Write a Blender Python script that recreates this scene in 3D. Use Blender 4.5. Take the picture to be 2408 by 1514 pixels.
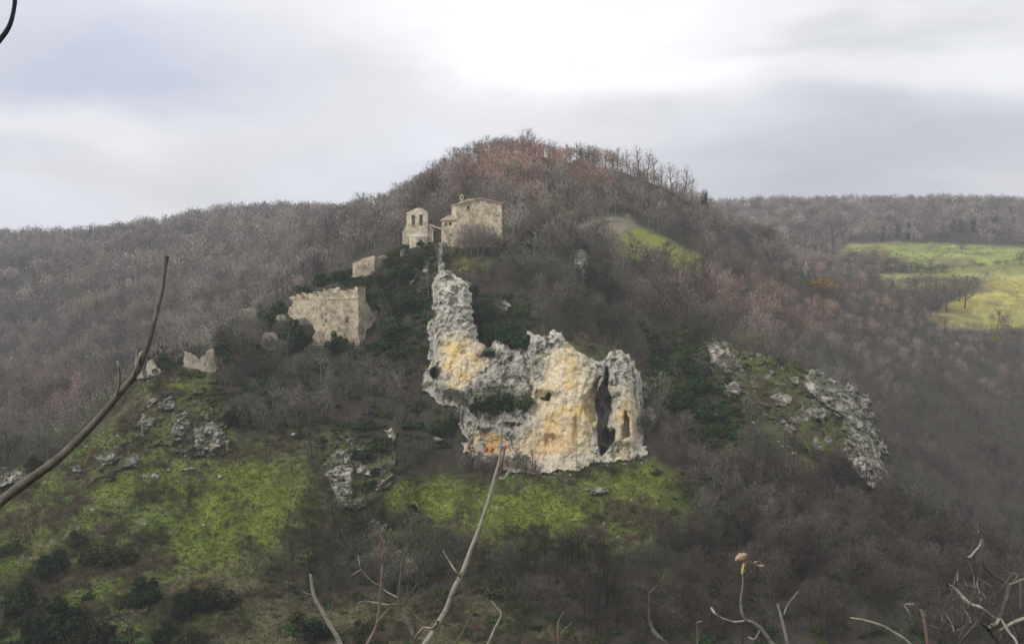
import bpy, math, random
import numpy as np
from mathutils import Vector
for o in list(bpy.data.objects): bpy.data.objects.remove(o)
S = bpy.context.scene
COL = S.collection
rng = np.random.default_rng(7)
random.seed(7)
# ------------------------------------------------------------------ camera
# "P" coordinates: the photograph read on a 2408 x 1514 grid.  P2W turns a grid point plus a distance into a place.
F = 2085.5; PITCH = math.radians(5.4); CX, CY = 1204.0, 757.0
cam = bpy.data.cameras.new("camera"); cam.lens = 31.18; cam.sensor_width = 36
cam.clip_start = 0.05; cam.clip_end = 6000
co = bpy.data.objects.new("camera", cam); COL.objects.link(co)
co.location = (0, 0, 0); co.rotation_euler = (math.radians(90) - PITCH, 0, 0)
S.camera = co
# ------------------------------------------------------------------ light
SUN_EL, SUN_AZ = math.radians(40), math.radians(230)     # azimuth clockwise from +Y: behind the camera, to the left
w = bpy.data.worlds.new("World"); S.world = w; w.use_nodes = True
nt = w.node_tree; nt.nodes.clear()
def N(tree, t, **k):
    n = tree.nodes.new(t)
    for a, b in k.items(): setattr(n, a, b)
    return n
def M_(tree, op, a, b=None, c=None, clamp=False):
    n = tree.nodes.new('ShaderNodeMath'); n.operation = op; n.use_clamp = clamp
    for i, v in enumerate((a, b, c)):
        if v is None: continue
        if isinstance(v, (int, float)): n.inputs[i].default_value = v
        else: tree.links.new(v, n.inputs[i])
    return n.outputs[0]
def srgb(r, g, b):
    f = lambda c: ((c/255+0.055)/1.055)**2.4 if c > 10 else c/255/12.92
    return (f(r), f(g), f(b))
def build_sky():
    out = N(nt, 'ShaderNodeOutputWorld')
    sky = N(nt, 'ShaderNodeTexSky', sky_type='NISHITA', sun_disc=False)
    sky.sun_elevation = SUN_EL; sky.sun_rotation = SUN_AZ; sky.air_density = 1; sky.dust_density = 3
    bg1 = N(nt, 'ShaderNodeBackground'); bg1.inputs[1].default_value = 0.08
    nt.links.new(sky.outputs[0], bg1.inputs[0])
    tc = N(nt, 'ShaderNodeTexCoord')
    sep = N(nt, 'ShaderNodeSeparateXYZ'); nt.links.new(tc.outputs['Generated'], sep.inputs[0])
    X, Y, Z = sep.outputs
    az = M_(nt, 'ARCTAN2', X, Y); el = M_(nt, 'ARCSINE', Z)
    n1 = N(nt, 'ShaderNodeTexNoise'); n1.inputs['Scale'].default_value = 3.2; n1.inputs['Detail'].default_value = 5
    mp = N(nt, 'ShaderNodeMapping'); mp.inputs['Scale'].default_value = (1, 1, 2.6)
    nt.links.new(tc.outputs['Generated'], mp.inputs[0]); nt.links.new(mp.outputs[0], n1.inputs[0])
    sc = N(nt, 'ShaderNodeSeparateColor'); nt.links.new(n1.outputs['Color'], sc.inputs[0])
    az = M_(nt, 'ADD', az, M_(nt, 'MULTIPLY', M_(nt, 'SUBTRACT', sc.outputs[0], .5), .42))
    el = M_(nt, 'ADD', el, M_(nt, 'MULTIPLY', M_(nt, 'SUBTRACT', sc.outputs[1], .5), .20))
    col = None
    base = N(nt, 'ShaderNodeRGB'); base.outputs[0].default_value = (*srgb(227, 227, 230), 1)
    col = base.outputs[0]
    # cloud masses: grid centre, half widths, colour, strength (each fixed in its direction of the sky)
    for (x, y, sx, sy, c, s) in [
        (200, 215, 300, 120, (182, 188, 210), .85), (60, 60, 260, 80, (208, 211, 224), .6), (0, 430, 300, 40, (188, 192, 206), .7),
        (330, 385, 190, 60, (236, 236, 238), .8), (60, 520, 300, 26, (228, 232, 240), .8),
        (850, 160, 260, 90, (212, 213, 221), .6), (950, 430, 240, 70, (222, 226, 236), .7), (600, 410, 120, 40, (208, 210, 216), .5),
        (1300, 60, 300, 110, (251, 251, 251), .9), (1420, 180, 240, 80, (255, 255, 255), 1.0),
        (2080, 150, 330, 26, (196, 198, 204), .75), (2380, 60, 260, 30, (205, 206, 210), .7), (2250, 210, 240, 50, (232, 233, 235), .8),
        (1850, 430, 300, 60, (180, 184, 193), .9), (2250, 400, 360, 70, (184, 187, 196), .9), (1950, 320, 260, 50, (190, 194, 206), .7)]:
        a = math.atan2((x-CX)/F, 1.0); e = -math.atan((y-562)/F)
        sx /= F; sy /= F
        dx = M_(nt, 'MULTIPLY', M_(nt, 'SUBTRACT', az, a), 1/sx)
        dy = M_(nt, 'MULTIPLY', M_(nt, 'SUBTRACT', el, e), 1/sy)
        r2 = M_(nt, 'ADD', M_(nt, 'MULTIPLY', dx, dx), M_(nt, 'MULTIPLY', dy, dy))
        g = M_(nt, 'MULTIPLY', M_(nt, 'EXPONENT', M_(nt, 'MULTIPLY', r2, -.7)), s)
        mx = N(nt, 'ShaderNodeMix', data_type='RGBA'); nt.links.new(g, mx.inputs[0]); nt.links.new(col, mx.inputs[6])
        mx.inputs[7].default_value = (*srgb(*c), 1); col = mx.outputs[2]
    n2 = N(nt, 'ShaderNodeTexNoise'); n2.inputs['Scale'].default_value = 7; n2.inputs['Detail'].default_value = 6
    nt.links.new(mp.outputs[0], n2.inputs[0])
    v = M_(nt, 'MULTIPLY_ADD', n2.outputs['Fac'], .26, .885)
    hs = N(nt, 'ShaderNodeVectorMath', operation='SCALE'); nt.links.new(col, hs.inputs[0]); nt.links.new(v, hs.inputs[3])
    bg2 = N(nt, 'ShaderNodeBackground'); bg2.inputs[1].default_value = 1.0
    nt.links.new(hs.outputs[0], bg2.inputs[0])
    mix = N(nt, 'ShaderNodeMixShader'); mix.inputs[0].default_value = .93
    nt.links.new(bg1.outputs[0], mix.inputs[1]); nt.links.new(bg2.outputs[0], mix.inputs[2])
    nt.links.new(mix.outputs[0], out.inputs[0])
build_sky()
sl = bpy.data.lights.new("sun", 'SUN'); sl.energy = 1.5; sl.angle = math.radians(10); sl.color = (1, .96, .9)
so = bpy.data.objects.new("sun", sl); COL.objects.link(so)
sd = Vector((math.sin(SUN_AZ)*math.cos(SUN_EL), math.cos(SUN_AZ)*math.cos(SUN_EL), math.sin(SUN_EL)))
so.rotation_euler = (-sd).to_track_quat('-Z', 'Y').to_euler()
S.view_settings.view_transform = 'Standard'; S.view_settings.look = 'None'
S.view_settings.exposure = 0.25; S.view_settings.gamma = 1
S.cycles.max_bounces = 4; S.cycles.diffuse_bounces = 2; S.cycles.volume_bounces = 0; S.cycles.transparent_max_bounces = 4
# ------------------------------------------------------------------ maths helpers
cp, sp_ = math.cos(PITCH), math.sin(PITCH)
def P2W(x, y, d):
    x = np.asarray(x, float); y = np.asarray(y, float); d = np.asarray(d, float)
    a = (x-CX)/F; b = (CY-y)/F
    dy = cp + b*sp_; dz = -sp_ + b*cp
    return np.stack([a/dy*d, d*np.ones_like(a), dz/dy*d], -1)
def W2P(W):
    X, Y, Z = W[..., 0], W[..., 1], W[..., 2]
    f = Y*cp - Z*sp_; u = Y*sp_ + Z*cp
    return X/f*F+CX, CY-u/f*F
PERM = np.random.default_rng(3).permutation(512).astype(np.int64)
RV = np.random.default_rng(4).random(512)
def vnoise(p):
    i = np.floor(p).astype(np.int64); f = p-i; f = f*f*(3-2*f)
    def h(dx, dy, dz):
        return RV[PERM[(PERM[(PERM[(i[..., 0]+dx) & 511]+i[..., 1]+dy) & 511]+i[..., 2]+dz) & 511]]
    x, y, z = f[..., 0], f[..., 1], f[..., 2]
    c = lambda a, b, t: a+(b-a)*t
    return c(c(c(h(0,0,0), h(1,0,0), x), c(h(0,1,0), h(1,1,0), x), y), c(c(h(0,0,1), h(1,0,1), x), c(h(0,1,1), h(1,1,1), x), y), z)
def fbm(p, scale, octv=4, gain=.5, off=0.):
    p = np.asarray(p, float)/scale+off; s = 0; a = 1; n = 0
    for k in range(octv):
        s = s+a*vnoise(p+17.3*k); n += a; a *= gain; p = p*2.03
    return s/n*2-1
def sstep(a, b, x):
    t = np.clip((x-a)/(b-a), 0, 1); return t*t*(3-2*t)
def sdist(px, py, poly):
    """signed distance (positive inside) of points to polygon"""
    poly = np.asarray(poly, float); n = len(poly)
    best = np.full(px.shape, 1e9); inside = np.zeros(px.shape, bool)
    for k in range(n):
        x0, y0 = poly[k]; x1, y1 = poly[(k+1) % n]
        dx, dy = x1-x0, y1-y0; L = dx*dx+dy*dy+1e-9
        t = np.clip(((px-x0)*dx+(py-y0)*dy)/L, 0, 1)
        best = np.minimum(best, np.hypot(px-x0-t*dx, py-y0-t*dy))
        c = ((y0 > py) != (y1 > py)) & (px < (x1-x0)*(py-y0)/((y1-y0) if y1 != y0 else 1e-9)+x0)
        inside ^= c
    return np.where(inside, best, -best)
def gsm(a, k, axis):
    """smooth by repeated box"""
    for _ in range(3):
        pad = [(0, 0)]*a.ndim; pad[axis] = (k, k)
        b = np.cumsum(np.pad(a, pad, mode='edge'), axis=axis)
        n = a.shape[axis]; z = np.take(b, range(2*k, 2*k+n), axis=axis)
        lo = np.concatenate([np.zeros_like(np.take(b, [0], axis=axis)), np.take(b, range(0, n-1), axis=axis)], axis=axis)
        a = (z-lo)/(2*k+1)
    return a
# ------------------------------------------------------------------ object helpers
def tag(o, label=None, cat=None, group=None, kind=None):
    if label: o['label'] = label
    if cat: o['category'] = cat
    if group: o['group'] = group
    if kind: o['kind'] = kind
    return o
def empty(name, loc, label, cat, group=None):
    o = bpy.data.objects.new(name, None); o.empty_display_size = .5; COL.objects.link(o); o.location = loc
    return tag(o, label, cat, group)
def mesh_np(name, V, Fc, col=None, smooth=False):
    me = bpy.data.meshes.new(name); V = np.asarray(V, np.float32); Fc = np.asarray(Fc, np.int32)
    k = Fc.shape[1]; nf = len(Fc)
    me.vertices.add(len(V)); me.vertices.foreach_set('co', V.ravel())
    me.loops.add(nf*k); me.loops.foreach_set('vertex_index', Fc.ravel())
    me.polygons.add(nf); me.polygons.foreach_set('loop_start', np.arange(0, nf*k, k, dtype=np.int32))
    me.polygons.foreach_set('use_smooth', np.full(nf, smooth))
    if col is not None:
        at = me.color_attributes.new('Col', 'FLOAT_COLOR', 'POINT')
        c = np.ones((len(V), 4), np.float32); c[:, :3] = col; at.data.foreach_set('color', c.ravel())
    me.update(calc_edges=True); me.validate()
    return me
def link(name, me, mat=None, parent=None, loc=None):
    o = bpy.data.objects.new(name, me); COL.objects.link(o)
    if mat and not me.materials: me.materials.append(mat)
    if parent: o.parent = parent
    if loc is not None: o.location = loc
    return o
def mat_attr(name, rough=1., bump=0., bscale=1., tint_noise=0., nscale=1., dist=.3, spec=.15):
    m = bpy.data.materials.new(name); m.use_nodes = True; t = m.node_tree
    b = t.nodes['Principled BSDF']; b.inputs['Roughness'].default_value = rough; b.inputs['Specular IOR Level'].default_value = spec
    at = N(t, 'ShaderNodeAttribute', attribute_name='Col'); oi = N(t, 'ShaderNodeObjectInfo')
    mu = N(t, 'ShaderNodeMix', data_type='RGBA', blend_type='MULTIPLY'); mu.inputs[0].default_value = 1
    t.links.new(at.outputs[0], mu.inputs[6]); t.links.new(oi.outputs['Color'], mu.inputs[7]); c = mu.outputs[2]
    g = N(t, 'ShaderNodeNewGeometry')
    if tint_noise:
        n = N(t, 'ShaderNodeTexNoise'); n.inputs['Scale'].default_value = nscale; n.inputs['Detail'].default_value = 6; n.inputs['Roughness'].default_value = .65
        t.links.new(g.outputs['Position'], n.inputs[0])
        v = M_(t, 'MULTIPLY_ADD', n.outputs[0], tint_noise*2, 1-tint_noise)
        s = N(t, 'ShaderNodeVectorMath', operation='SCALE'); t.links.new(c, s.inputs[0]); t.links.new(v, s.inputs[3]); c = s.outputs[0]
    t.links.new(c, b.inputs['Base Color'])
    if bump:
        n = N(t, 'ShaderNodeTexNoise'); n.inputs['Scale'].default_value = bscale; n.inputs['Detail'].default_value = 8; n.inputs['Roughness'].default_value = .7
        t.links.new(g.outputs['Position'], n.inputs[0])
        bp = N(t, 'ShaderNodeBump'); bp.inputs['Strength'].default_value = bump; bp.inputs['Distance'].default_value = dist
        t.links.new(n.outputs[0], bp.inputs['Height']); t.links.new(bp.outputs[0], b.inputs['Normal'])
    return m
M_GROUND = mat_attr('ground_cover', bump=.8, bscale=.9, tint_noise=.35, nscale=1.1, dist=.5)
M_ROCK = mat_attr('limestone', bump=.9, bscale=.7, tint_noise=.28, nscale=1.3, dist=.6)
M_TWIG = mat_attr('twigs', spec=.1)
M_LEAF = mat_attr('leaves', rough=.8, spec=.05)
M_BARK = mat_attr('bark', bump=.5, bscale=60, tint_noise=.45, nscale=45, dist=.01)
M_WALL = mat_attr('rubble_stone_wall', bump=.9, bscale=1.6, tint_noise=.35, nscale=1.6, dist=.25)
def stain(m):
    t = m.node_tree; b = t.nodes['Principled BSDF']; src = b.inputs['Base Color'].links[0].from_socket
    g = N(t, 'ShaderNodeNewGeometry'); mp = N(t, 'ShaderNodeMapping'); mp.inputs['Scale'].default_value = (1, 1, .8); t.links.new(g.outputs['Position'], mp.inputs[0])
    for sc_, lo, hi, col, k in ((.45, .46, .60, (.24, .205, .15), .7), (1.3, .52, .62, (.13, .11, .08), .65), (.8, .54, .66, (.68, .62, .48), .6)):
        n = N(t, 'ShaderNodeTexNoise'); n.inputs['Scale'].default_value = sc_; n.inputs['Detail'].default_value = 7; n.inputs['Roughness'].default_value = .65
        t.links.new(mp.outputs[0], n.inputs[0])
        r = N(t, 'ShaderNodeMapRange'); r.inputs[1].default_value = lo; r.inputs[2].default_value = hi; r.inputs[4].default_value = k; t.links.new(n.outputs[0], r.inputs[0])
        mx = N(t, 'ShaderNodeMix', data_type='RGBA'); t.links.new(r.outputs[0], mx.inputs[0]); t.links.new(src, mx.inputs[6]); mx.inputs[7].default_value = (*col, 1); src = mx.outputs[2]
    t.links.new(src, b.inputs['Base Color'])
stain(M_WALL)
# ------------------------------------------------------------------ terrain: rows from the valley out to the far ridges
# every knot: (grid x, [(grid y, distance) for rows R0..R13])
K = {
-900:[(1760,128),(1560,145),(1400,160),(1280,172),(1180,185),(1180,190),(1290,235),(1150,320),(950,420),(820,500),(720,590),(650,660),(590,730),(640,1300)],
-300:[(1760,128),(1520,145),(1330,163),(1200,175),(1120,186),(1122,190),(1240,240),(1060,320),(880,415),(770,490),(680,570),(620,640),(575,710),(640,1300)],
   0:[(1760,128),(1514,145),(1300,165),(1180,178),(1098,186),(1100,190),(1200,250),(1020,325),(860,410),(755,485),(665,560),(608,625),(558,690),(640,1300)],
 200:[(1760,128),(1514,145),(1280,166),(1130,180),(1040,191),(1042,195),(1120,250),(920,335),(785,420),(700,490),(630,570),(590,640),(562,700),(640,1300)],
 330:[(1760,128),(1514,145),(1260,167),(1080,183),(905,199),(903,203),(960,248),(820,350),(725,430),(655,500),(600,575),(565,640),(542,700),(640,1300)],
 430:[(1760,128),(1514,146),(1255,168),(1065,185),(888,202),(872,206),(920,250),(785,365),(695,440),(630,510),(580,580),(548,640),(522,690),(620,1300)],
 520:[(1760,128),(1514,146),(1250,168),(1050,187),(875,204),(835,211),(870,252),(755,375),(665,448),(605,515),(562,585),(530,640),(508,690),(620,1300)],
 600:[(1760,128),(1514,147),(1260,169),(1040,189),(862,206),(790,219),(820,256),(720,370),(640,440),(585,510),(548,580),(520,640),(504,680),(600,1300)],
 700:[(1760,128),(1514,147),(1270,170),(1040,190),(845,209),(715,229),(730,262),(640,355),(575,425),(545,500),(525,570),(512,630),(503,670),(600,1300)],
 800:[(1760,128),(1514,148),(1290,170),(1050,190),(835,212),(655,235),(645,262),(575,335),(522,405),(545,470),(535,560),(520,620),(502,670),(600,1300)],
 880:[(1760,128),(1514,148),(1290,170),(1080,190),(850,211),(620,238),(590,262),(535,325),(495,398),(560,460),(560,560),(530,640),(510,700),(600,1300)],
 950:[(1760,128),(1514,148),(1280,170),(1085,190),(860,208),(577,240),(563,262),(505,320),(468,392),(560,460),(600,580),(560,700),(520,800),(600,1300)],
1040:[(1760,128),(1514,148),(1270,170),(1090,191),(820,206),(566,240),(548,265),(462,325),(408,387),(540,460),(600,600),(560,740),(510,860),(580,1300)],
1150:[(1760,128),(1514,148),(1270,169),(1105,187),(820,207),(585,238),(540,268),(425,335),(362,387),(500,460),(600,600),(560,760),(500,880),(580,1300)],
1240:[(1760,128),(1514,148),(1280,168),(1112,186),(800,208),(650,232),(548,272),(420,340),(352,387),(500,460),(600,600),(560,760),(500,890),(580,1300)],
1350:[(1760,128),(1514,148),(1300,166),(1105,186),(830,206),(655,238),(550,285),(440,345),(378,387),(500,460),(600,600),(560,760),(495,890),(580,1300)],
1450:[(1760,128),(1514,149),(1310,165),(1085,187),(850,206),(665,245),(556,300),(455,352),(388,387),(500,460),(600,600),(560,760),(490,900),(580,1300)],
1550:[(1760,128),(1514,149),(1330,165),(1085,187),(965,204),(740,242),(600,300),(500,358),(428,387),(520,450),(600,600),(560,760),(486,900),(580,1300)],
1640:[(1760,128),(1514,150),(1340,165),(1120,190),(800,222),(812,236),(668,290),(560,360),(482,387),(560,450),(600,600),(550,760),(484,900),(580,1300)],
1720:[(1760,128),(1514,150),(1345,165),(1110,190),(808,220),(850,238),(730,285),(610,360),(520,388),(580,440),(600,580),(545,720),(482,900),(580,1300)],
1800:[(1760,128),(1514,150),(1350,165),(1110,189),(843,216),(900,238),(790,280),(670,355),(565,390),(590,430),(590,560),(540,690),(480,900),(580,1300)],
1950:[(1760,128),(1514,151),(1370,164),(1140,186),(898,209),(980,236),(890,275),(770,340),(655,390),(640,430),(605,550),(560,660),(474,900),(580,1300)],
2030:[(1760,128),(1514,151),(1380,164),(1170,184),(935,205),(1060,232),(960,272),(830,335),(720,390),(675,435),(625,530),(572,650),(472,900),(580,1300)],
2080:[(1760,128),(1514,151),(1385,164),(1200,182),(1120,194),(1170,228),(1010,270),(865,332),(750,388),(690,435),(630,525),(574,645),(471,900),(580,1300)],
2200:[(1760,128),(1514,151),(1410,163),(1290,180),(1235,189),(1300,224),(1110,268),(930,328),(800,385),(735,440),(645,520),(576,640),(470,900),(580,1300)],
2408:[(1760,128),(1520,151),(1450,163),(1380,178),(1335,188),(1400,222),(1230,265),(1000,325),(835,385),(765,430),(632,515),(572,640),(474,900),(580,1300)],
2700:[(1760,128),(1560,151),(1510,163),(1460,178),(1430,188),(1480,222),(1330,265),(1080,325),(870,385),(770,435),(640,520),(575,640),(480,900),(580,1300)],
3300:[(1760,128),(1620,151),(1580,163),(1540,178),(1510,188),(1540,222),(1400,265),(1120,325),(900,385),(790,435),(660,520),(585,640),(485,900),(580,1300)]}
kx = np.array(sorted(K)); kt = np.array([K[k] for k in sorted(K)], float)          # knots x rows x 2
COLX = np.concatenate([np.arange(-900, -60, 24), np.arange(-60, 2470, 4), np.arange(2480, 3301, 24)]).astype(float)
def interp_cols(a):                                       # resample on an even grid, smooth, then back on COLX
    xs = np.arange(-900, 3301, 4.); r = np.stack([np.interp(xs, kx, a[:, j]) for j in range(a.shape[1])], 1)
    r = gsm(r, 5, 0)
    return np.stack([np.interp(COLX, xs, r[:, j]) for j in range(a.shape[1])], 1)
RY, RD = interp_cols(kt[:, :, 0]), interp_cols(kt[:, :, 1])
SUB = [24, 60, 50, 80, 60, 26, 44, 50, 16, 28, 28, 40, 8]
a_ = (COLX[:, None]-CX)/F; b_ = (CY-RY)/F
RZ = (-sp_+b_*cp)/(cp+b_*sp_)*RD
tt = np.concatenate([np.arange(n)/n+k for k, n in enumerate(SUB)]+[[13.]])
def rows(a): return np.stack([np.interp(tt, np.arange(14), a[i]) for i in range(len(COLX))], 0)
D, Zr = gsm(rows(RD), 3, 1), gsm(rows(RZ), 3, 1)
Yp = CY-F*((sp_*1+Zr/D*cp)/(cp-Zr/D*sp_))
T = P2W(COLX[:, None]*np.ones_like(D), Yp, D)
T[..., 2] = Zr
amp = np.clip(D/200, .7, 3)
TT = tt[None, :]*np.ones_like(D)
nz = fbm(np.stack([T[..., 0], T[..., 1], 0*D], -1), 42, 2, off=300)*3.*((TT > 5) & (TT < 8)) + fbm(np.stack([T[..., 0], T[..., 1], 0*D], -1), 26, 3)*1.5*amp + fbm(np.stack([T[..., 0], T[..., 1], 0*D], -1), 5, 3, off=9)*.45*np.clip(amp, .7, 1.4)
nz = gsm(gsm(nz, 2, 0), 1, 1)
damp = 1-.7*np.exp(-((TT-8)/.35)**2)-.7*np.exp(-((TT-12)/.3)**2)
# keep the castle terrace calm
PX0, PY0 = W2P(T)
damp *= 1-.85*np.exp(-(((PX0-1060)/140)**2+((PY0-560)/60)**2))*((TT > 4.3) & (TT < 6.5))
T[..., 2] += nz*damp
PX, PY = W2P(T)
YMIN = np.minimum.accumulate(PY, axis=1)
def ground(x, y, t0=1., t1=13., sink=0.):
    i = int(np.argmin(np.abs(COLX-x))); j0 = int(np.searchsorted(tt, t0)); j1 = int(np.searchsorted(tt, t1))
    c = PY[i, j0:j1]; k = np.nonzero(c <= y)[0]
    k = k[0] if len(k) else int(np.argmin(c))
    p = T[i, j0+k].copy()
    if k > 0 and c[k-1] > c[k]:
        f = (c[k-1]-y)/(c[k-1]-c[k]); f = min(max(f, 0), 1); p = T[i, j0+k-1]*(1-f)+T[i, j0+k]*f
    p[2] -= sink
    return p
# ---- land cover ----
def soft(poly, s=14., e=None):
    d = sdist(PXn, PYn, poly); return sstep(-s, s, d)
nsp = np.stack([T[..., 0], T[..., 1], T[..., 2]], -1)
w1 = fbm(nsp, 9, 3, off=3); w2 = fbm(nsp, 9, 3, off=31)
PXn = PX+w1*26*np.clip(200/D, .3, 1); PYn = PY+w2*20*np.clip(200/D, .2, 1)
near = (TT < 5.2)
meadow = soft([(150,1090),(300,960),(330,880),(500,880),(545,1000),(560,1050),(700,1010),(760,1190),(850,1210),(940,1140),(1230,1115),(1520,1070),(1620,1150),(1650,1240),(1480,1290),(1250,1330),(1100,1300),(960,1230),(840,1220),(700,1330),(560,1400),(480,1514),(0,1530),(-80,1120)])*near
mead2 = soft([(480,1514),(560,1380),(720,1400),(900,1420),(1150,1400),(1400,1514),(1300,1600),(600,1600)], 40)*near*.95
bright = np.maximum.reduce([soft([(400,1200),(520,1090),(620,1080),(690,1180),(640,1290),(520,1330),(420,1300)], 30), soft([(230,1130),(330,1080),(450,1090),(470,1140),(330,1170),(240,1190)], 25)*.8,
    soft([(760,1200),(930,1160),(1050,1140),(1170,1145),(1250,1150),(1400,1130),(1450,1160),(1370,1250),(1180,1250),(1000,1240)], 22), soft([(1400,1120),(1510,1080),(1600,1140),(1560,1200),(1450,1190)], 20)*.7,
    soft([(380,905),(460,905),(440,930),(390,930)], 10)*.9])*near
olive = np.maximum.reduce([soft([(1280,760),(1360,790),(1480,850),(1500,880),(1430,850),(1370,830),(1300,780)], 14), soft([(1660,800),(1800,840),(2000,920),(2050,1100),(1900,1100),(1800,1000),(1700,900)], 30)*.75,
    soft([(1046,585),(1100,585),(1150,615),(1135,655),(1060,655)], 10)*1.0, soft([(660,1000),(830,1010),(830,1060),(680,1060)], 18)*.6])*near
hillp = soft([(1440,560),(1500,535),(1570,565),(1640,600),(1650,650),(1600,640),(1520,610),(1460,600)], 9)*((TT > 5) & (TT < 8))
hillp2 = soft([(1340,545),(1400,515),(1480,510),(1500,535),(1440,560),(1400,550),(1345,560)], 8)*((TT > 5) & (TT < 8))
far = (TT > 7.6)
fieldA = soft([(2180,745),(2260,700),(2330,660),(2408,632),(2700,640),(2700,780),(2408,775),(2300,775),(2230,770)], 7)*far
fieldB = soft([(1965,600),(2000,573),(2120,572),(2220,575),(2410,582),(2700,585),(2700,618),(2408,622),(2300,632),(2230,640),(2120,632),(2060,612),(1980,606)], 6)*far
fieldC = soft([(2060,645),(2200,640),(2330,625),(2420,622),(2420,645),(2330,660),(2280,680),(2200,685),(2120,675),(2080,660)], 6)*far
GR = np.maximum.reduce([meadow, mead2, bright, olive, hillp, hillp2*.8, fieldA, fieldB, fieldC])
def mixc(c, col, m):
    return c*(1-m[..., None])+np.asarray(col)*m[..., None]
n_f = fbm(nsp, 2.2, 4, off=5); n_m = fbm(nsp, 14, 3, off=50); n_c = fbm(nsp, 5, 3, off=70)
C = np.ones(T.shape)*np.array([.055, .046, .036])  # woodland litter, darkened to paint deeper shade between the trees
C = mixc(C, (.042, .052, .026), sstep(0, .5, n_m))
C = mixc(C, (.12, .13, .045), meadow*.9)
C = mixc(C, (.125, .115, .06), mead2)
C = mixc(C, (.105, .088, .055), meadow*sstep(.0, .5, n_c)*.65)
C = mixc(C, (.12, .165, .03), meadow*sstep(-.2, .3, n_m)*.9)
C = mixc(C, (.15, .185, .035), bright*(.95-.6*sstep(-.1, .4, n_c)))
C = mixc(C, (.12, .13, .05), olive)
C = mixc(C, (.20, .22, .045), hillp*(1-.4*sstep(.1, .5, n_c)))
C = mixc(C, (.22, .19, .14), hillp2)
C = mixc(C, (.30, .28, .09), fieldA); C = mixc(C, (.38, .33, .08), fieldA*sstep(-.1, .4, n_m))
C = mixc(C, (.24, .28, .075), fieldB); C = mixc(C, (.24, .23, .10), fieldB*sstep(0, .4, n_m))
C = mixc(C, (.25, .25, .09), fieldC)
C = mixc(C, (.20, .18, .035), soft([(1055,605),(1095,595),(1115,635),(1070,648)], 10)*near*.75)
C *= (1+.55*n_f)[..., None]
fld = np.maximum.reduce([fieldA, fieldB, fieldC]); C *= (1+.55*fbm(nsp*np.array([1, 2.2, 1]), 24, 4, off=210)*fld)[..., None]; C = mixc(C, (.13, .11, .07), fld*sstep(.1, .4, fbm(nsp, 12, 4, off=220))*.6)
n_g = fbm(nsp, 1.1, 3, off=95)
C = mixc(C, (.20, .18, .13), sstep(.15, .45, n_g)*.55*(TT < 6)*(1-bright)*(.15+.85*np.clip(meadow+olive, 0, 1))); C = mixc(C, (.04, .045, .025), sstep(.1, .4, -n_g)*.6*(TT < 6))
CLIFF = [(1033,650),(1024,668),(1027,695),(1024,743),(1012,763),(1013,810),(1015,858),(1005,880),(997,908),(1013,922),(1034,942),(1061,948),(1085,960),(1081,996),(1101,1023),(1098,1057),(1130,1077),(1169,1088),(1223,1106),(1290,1102),(1358,1098),(1409,1083),(1487,1071),(1517,1062),(1514,1013),(1512,962),(1502,902),(1500,878),(1483,851),(1460,831),(1440,835),(1426,856),(1399,848),(1365,837),(1338,812),(1304,781),(1292,800),(1247,790),(1240,830),(1210,829),(1169,806),(1149,820),(1120,800),(1108,756),(1105,709),(1098,675),(1081,664),(1061,650),(1046,636)]
insd = sdist(PX, PY, CLIFF)
TP = T*(1+8*sstep(7, 22, insd)*((TT > 2.6) & (TT < 4.6))/D)[..., None]      # hollow ground behind the cliff face
nc, nr = D.shape
idx = np.arange(nc*nr).reshape(nc, nr)
Q = np.stack([idx[:-1, :-1], idx[1:, :-1], idx[1:, 1:], idx[:-1, 1:]], -1).reshape(-1, 4)
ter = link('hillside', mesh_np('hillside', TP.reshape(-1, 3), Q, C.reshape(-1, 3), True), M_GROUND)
tag(ter, kind='structure')
# the slope the camera stands on and the valley floor below
gx, gy = np.meshgrid(np.linspace(-150, 150, 90), np.concatenate([np.linspace(-11, 12, 40), np.linspace(14, 128.5, 60)]), indexing='ij')
gz = np.where(gy < 105, -1.6-.75*np.maximum(gy, -6), -80.3)+.35*fbm(np.stack([gx, gy, 0*gx], -1), 5, 3)
gz = np.where(gy > 100, np.maximum(gz, -80.6), gz)-.02*np.abs(gx)
n0, n1_ = gx.shape; ii = np.arange(n0*n1_).reshape(n0, n1_)
Q2 = np.stack([ii[:-1, :-1], ii[1:, :-1], ii[1:, 1:], ii[:-1, 1:]], -1).reshape(-1, 4)
gV = np.stack([gx, gy, gz], -1).reshape(-1, 3)
tag(link('near_slope', mesh_np('near_slope', gV, Q2, np.ones((len(gV), 3))*np.array([.09, .085, .045])*(1+.3*fbm(gV, 2, 3))[:, None], True), M_GROUND), kind='structure')
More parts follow.
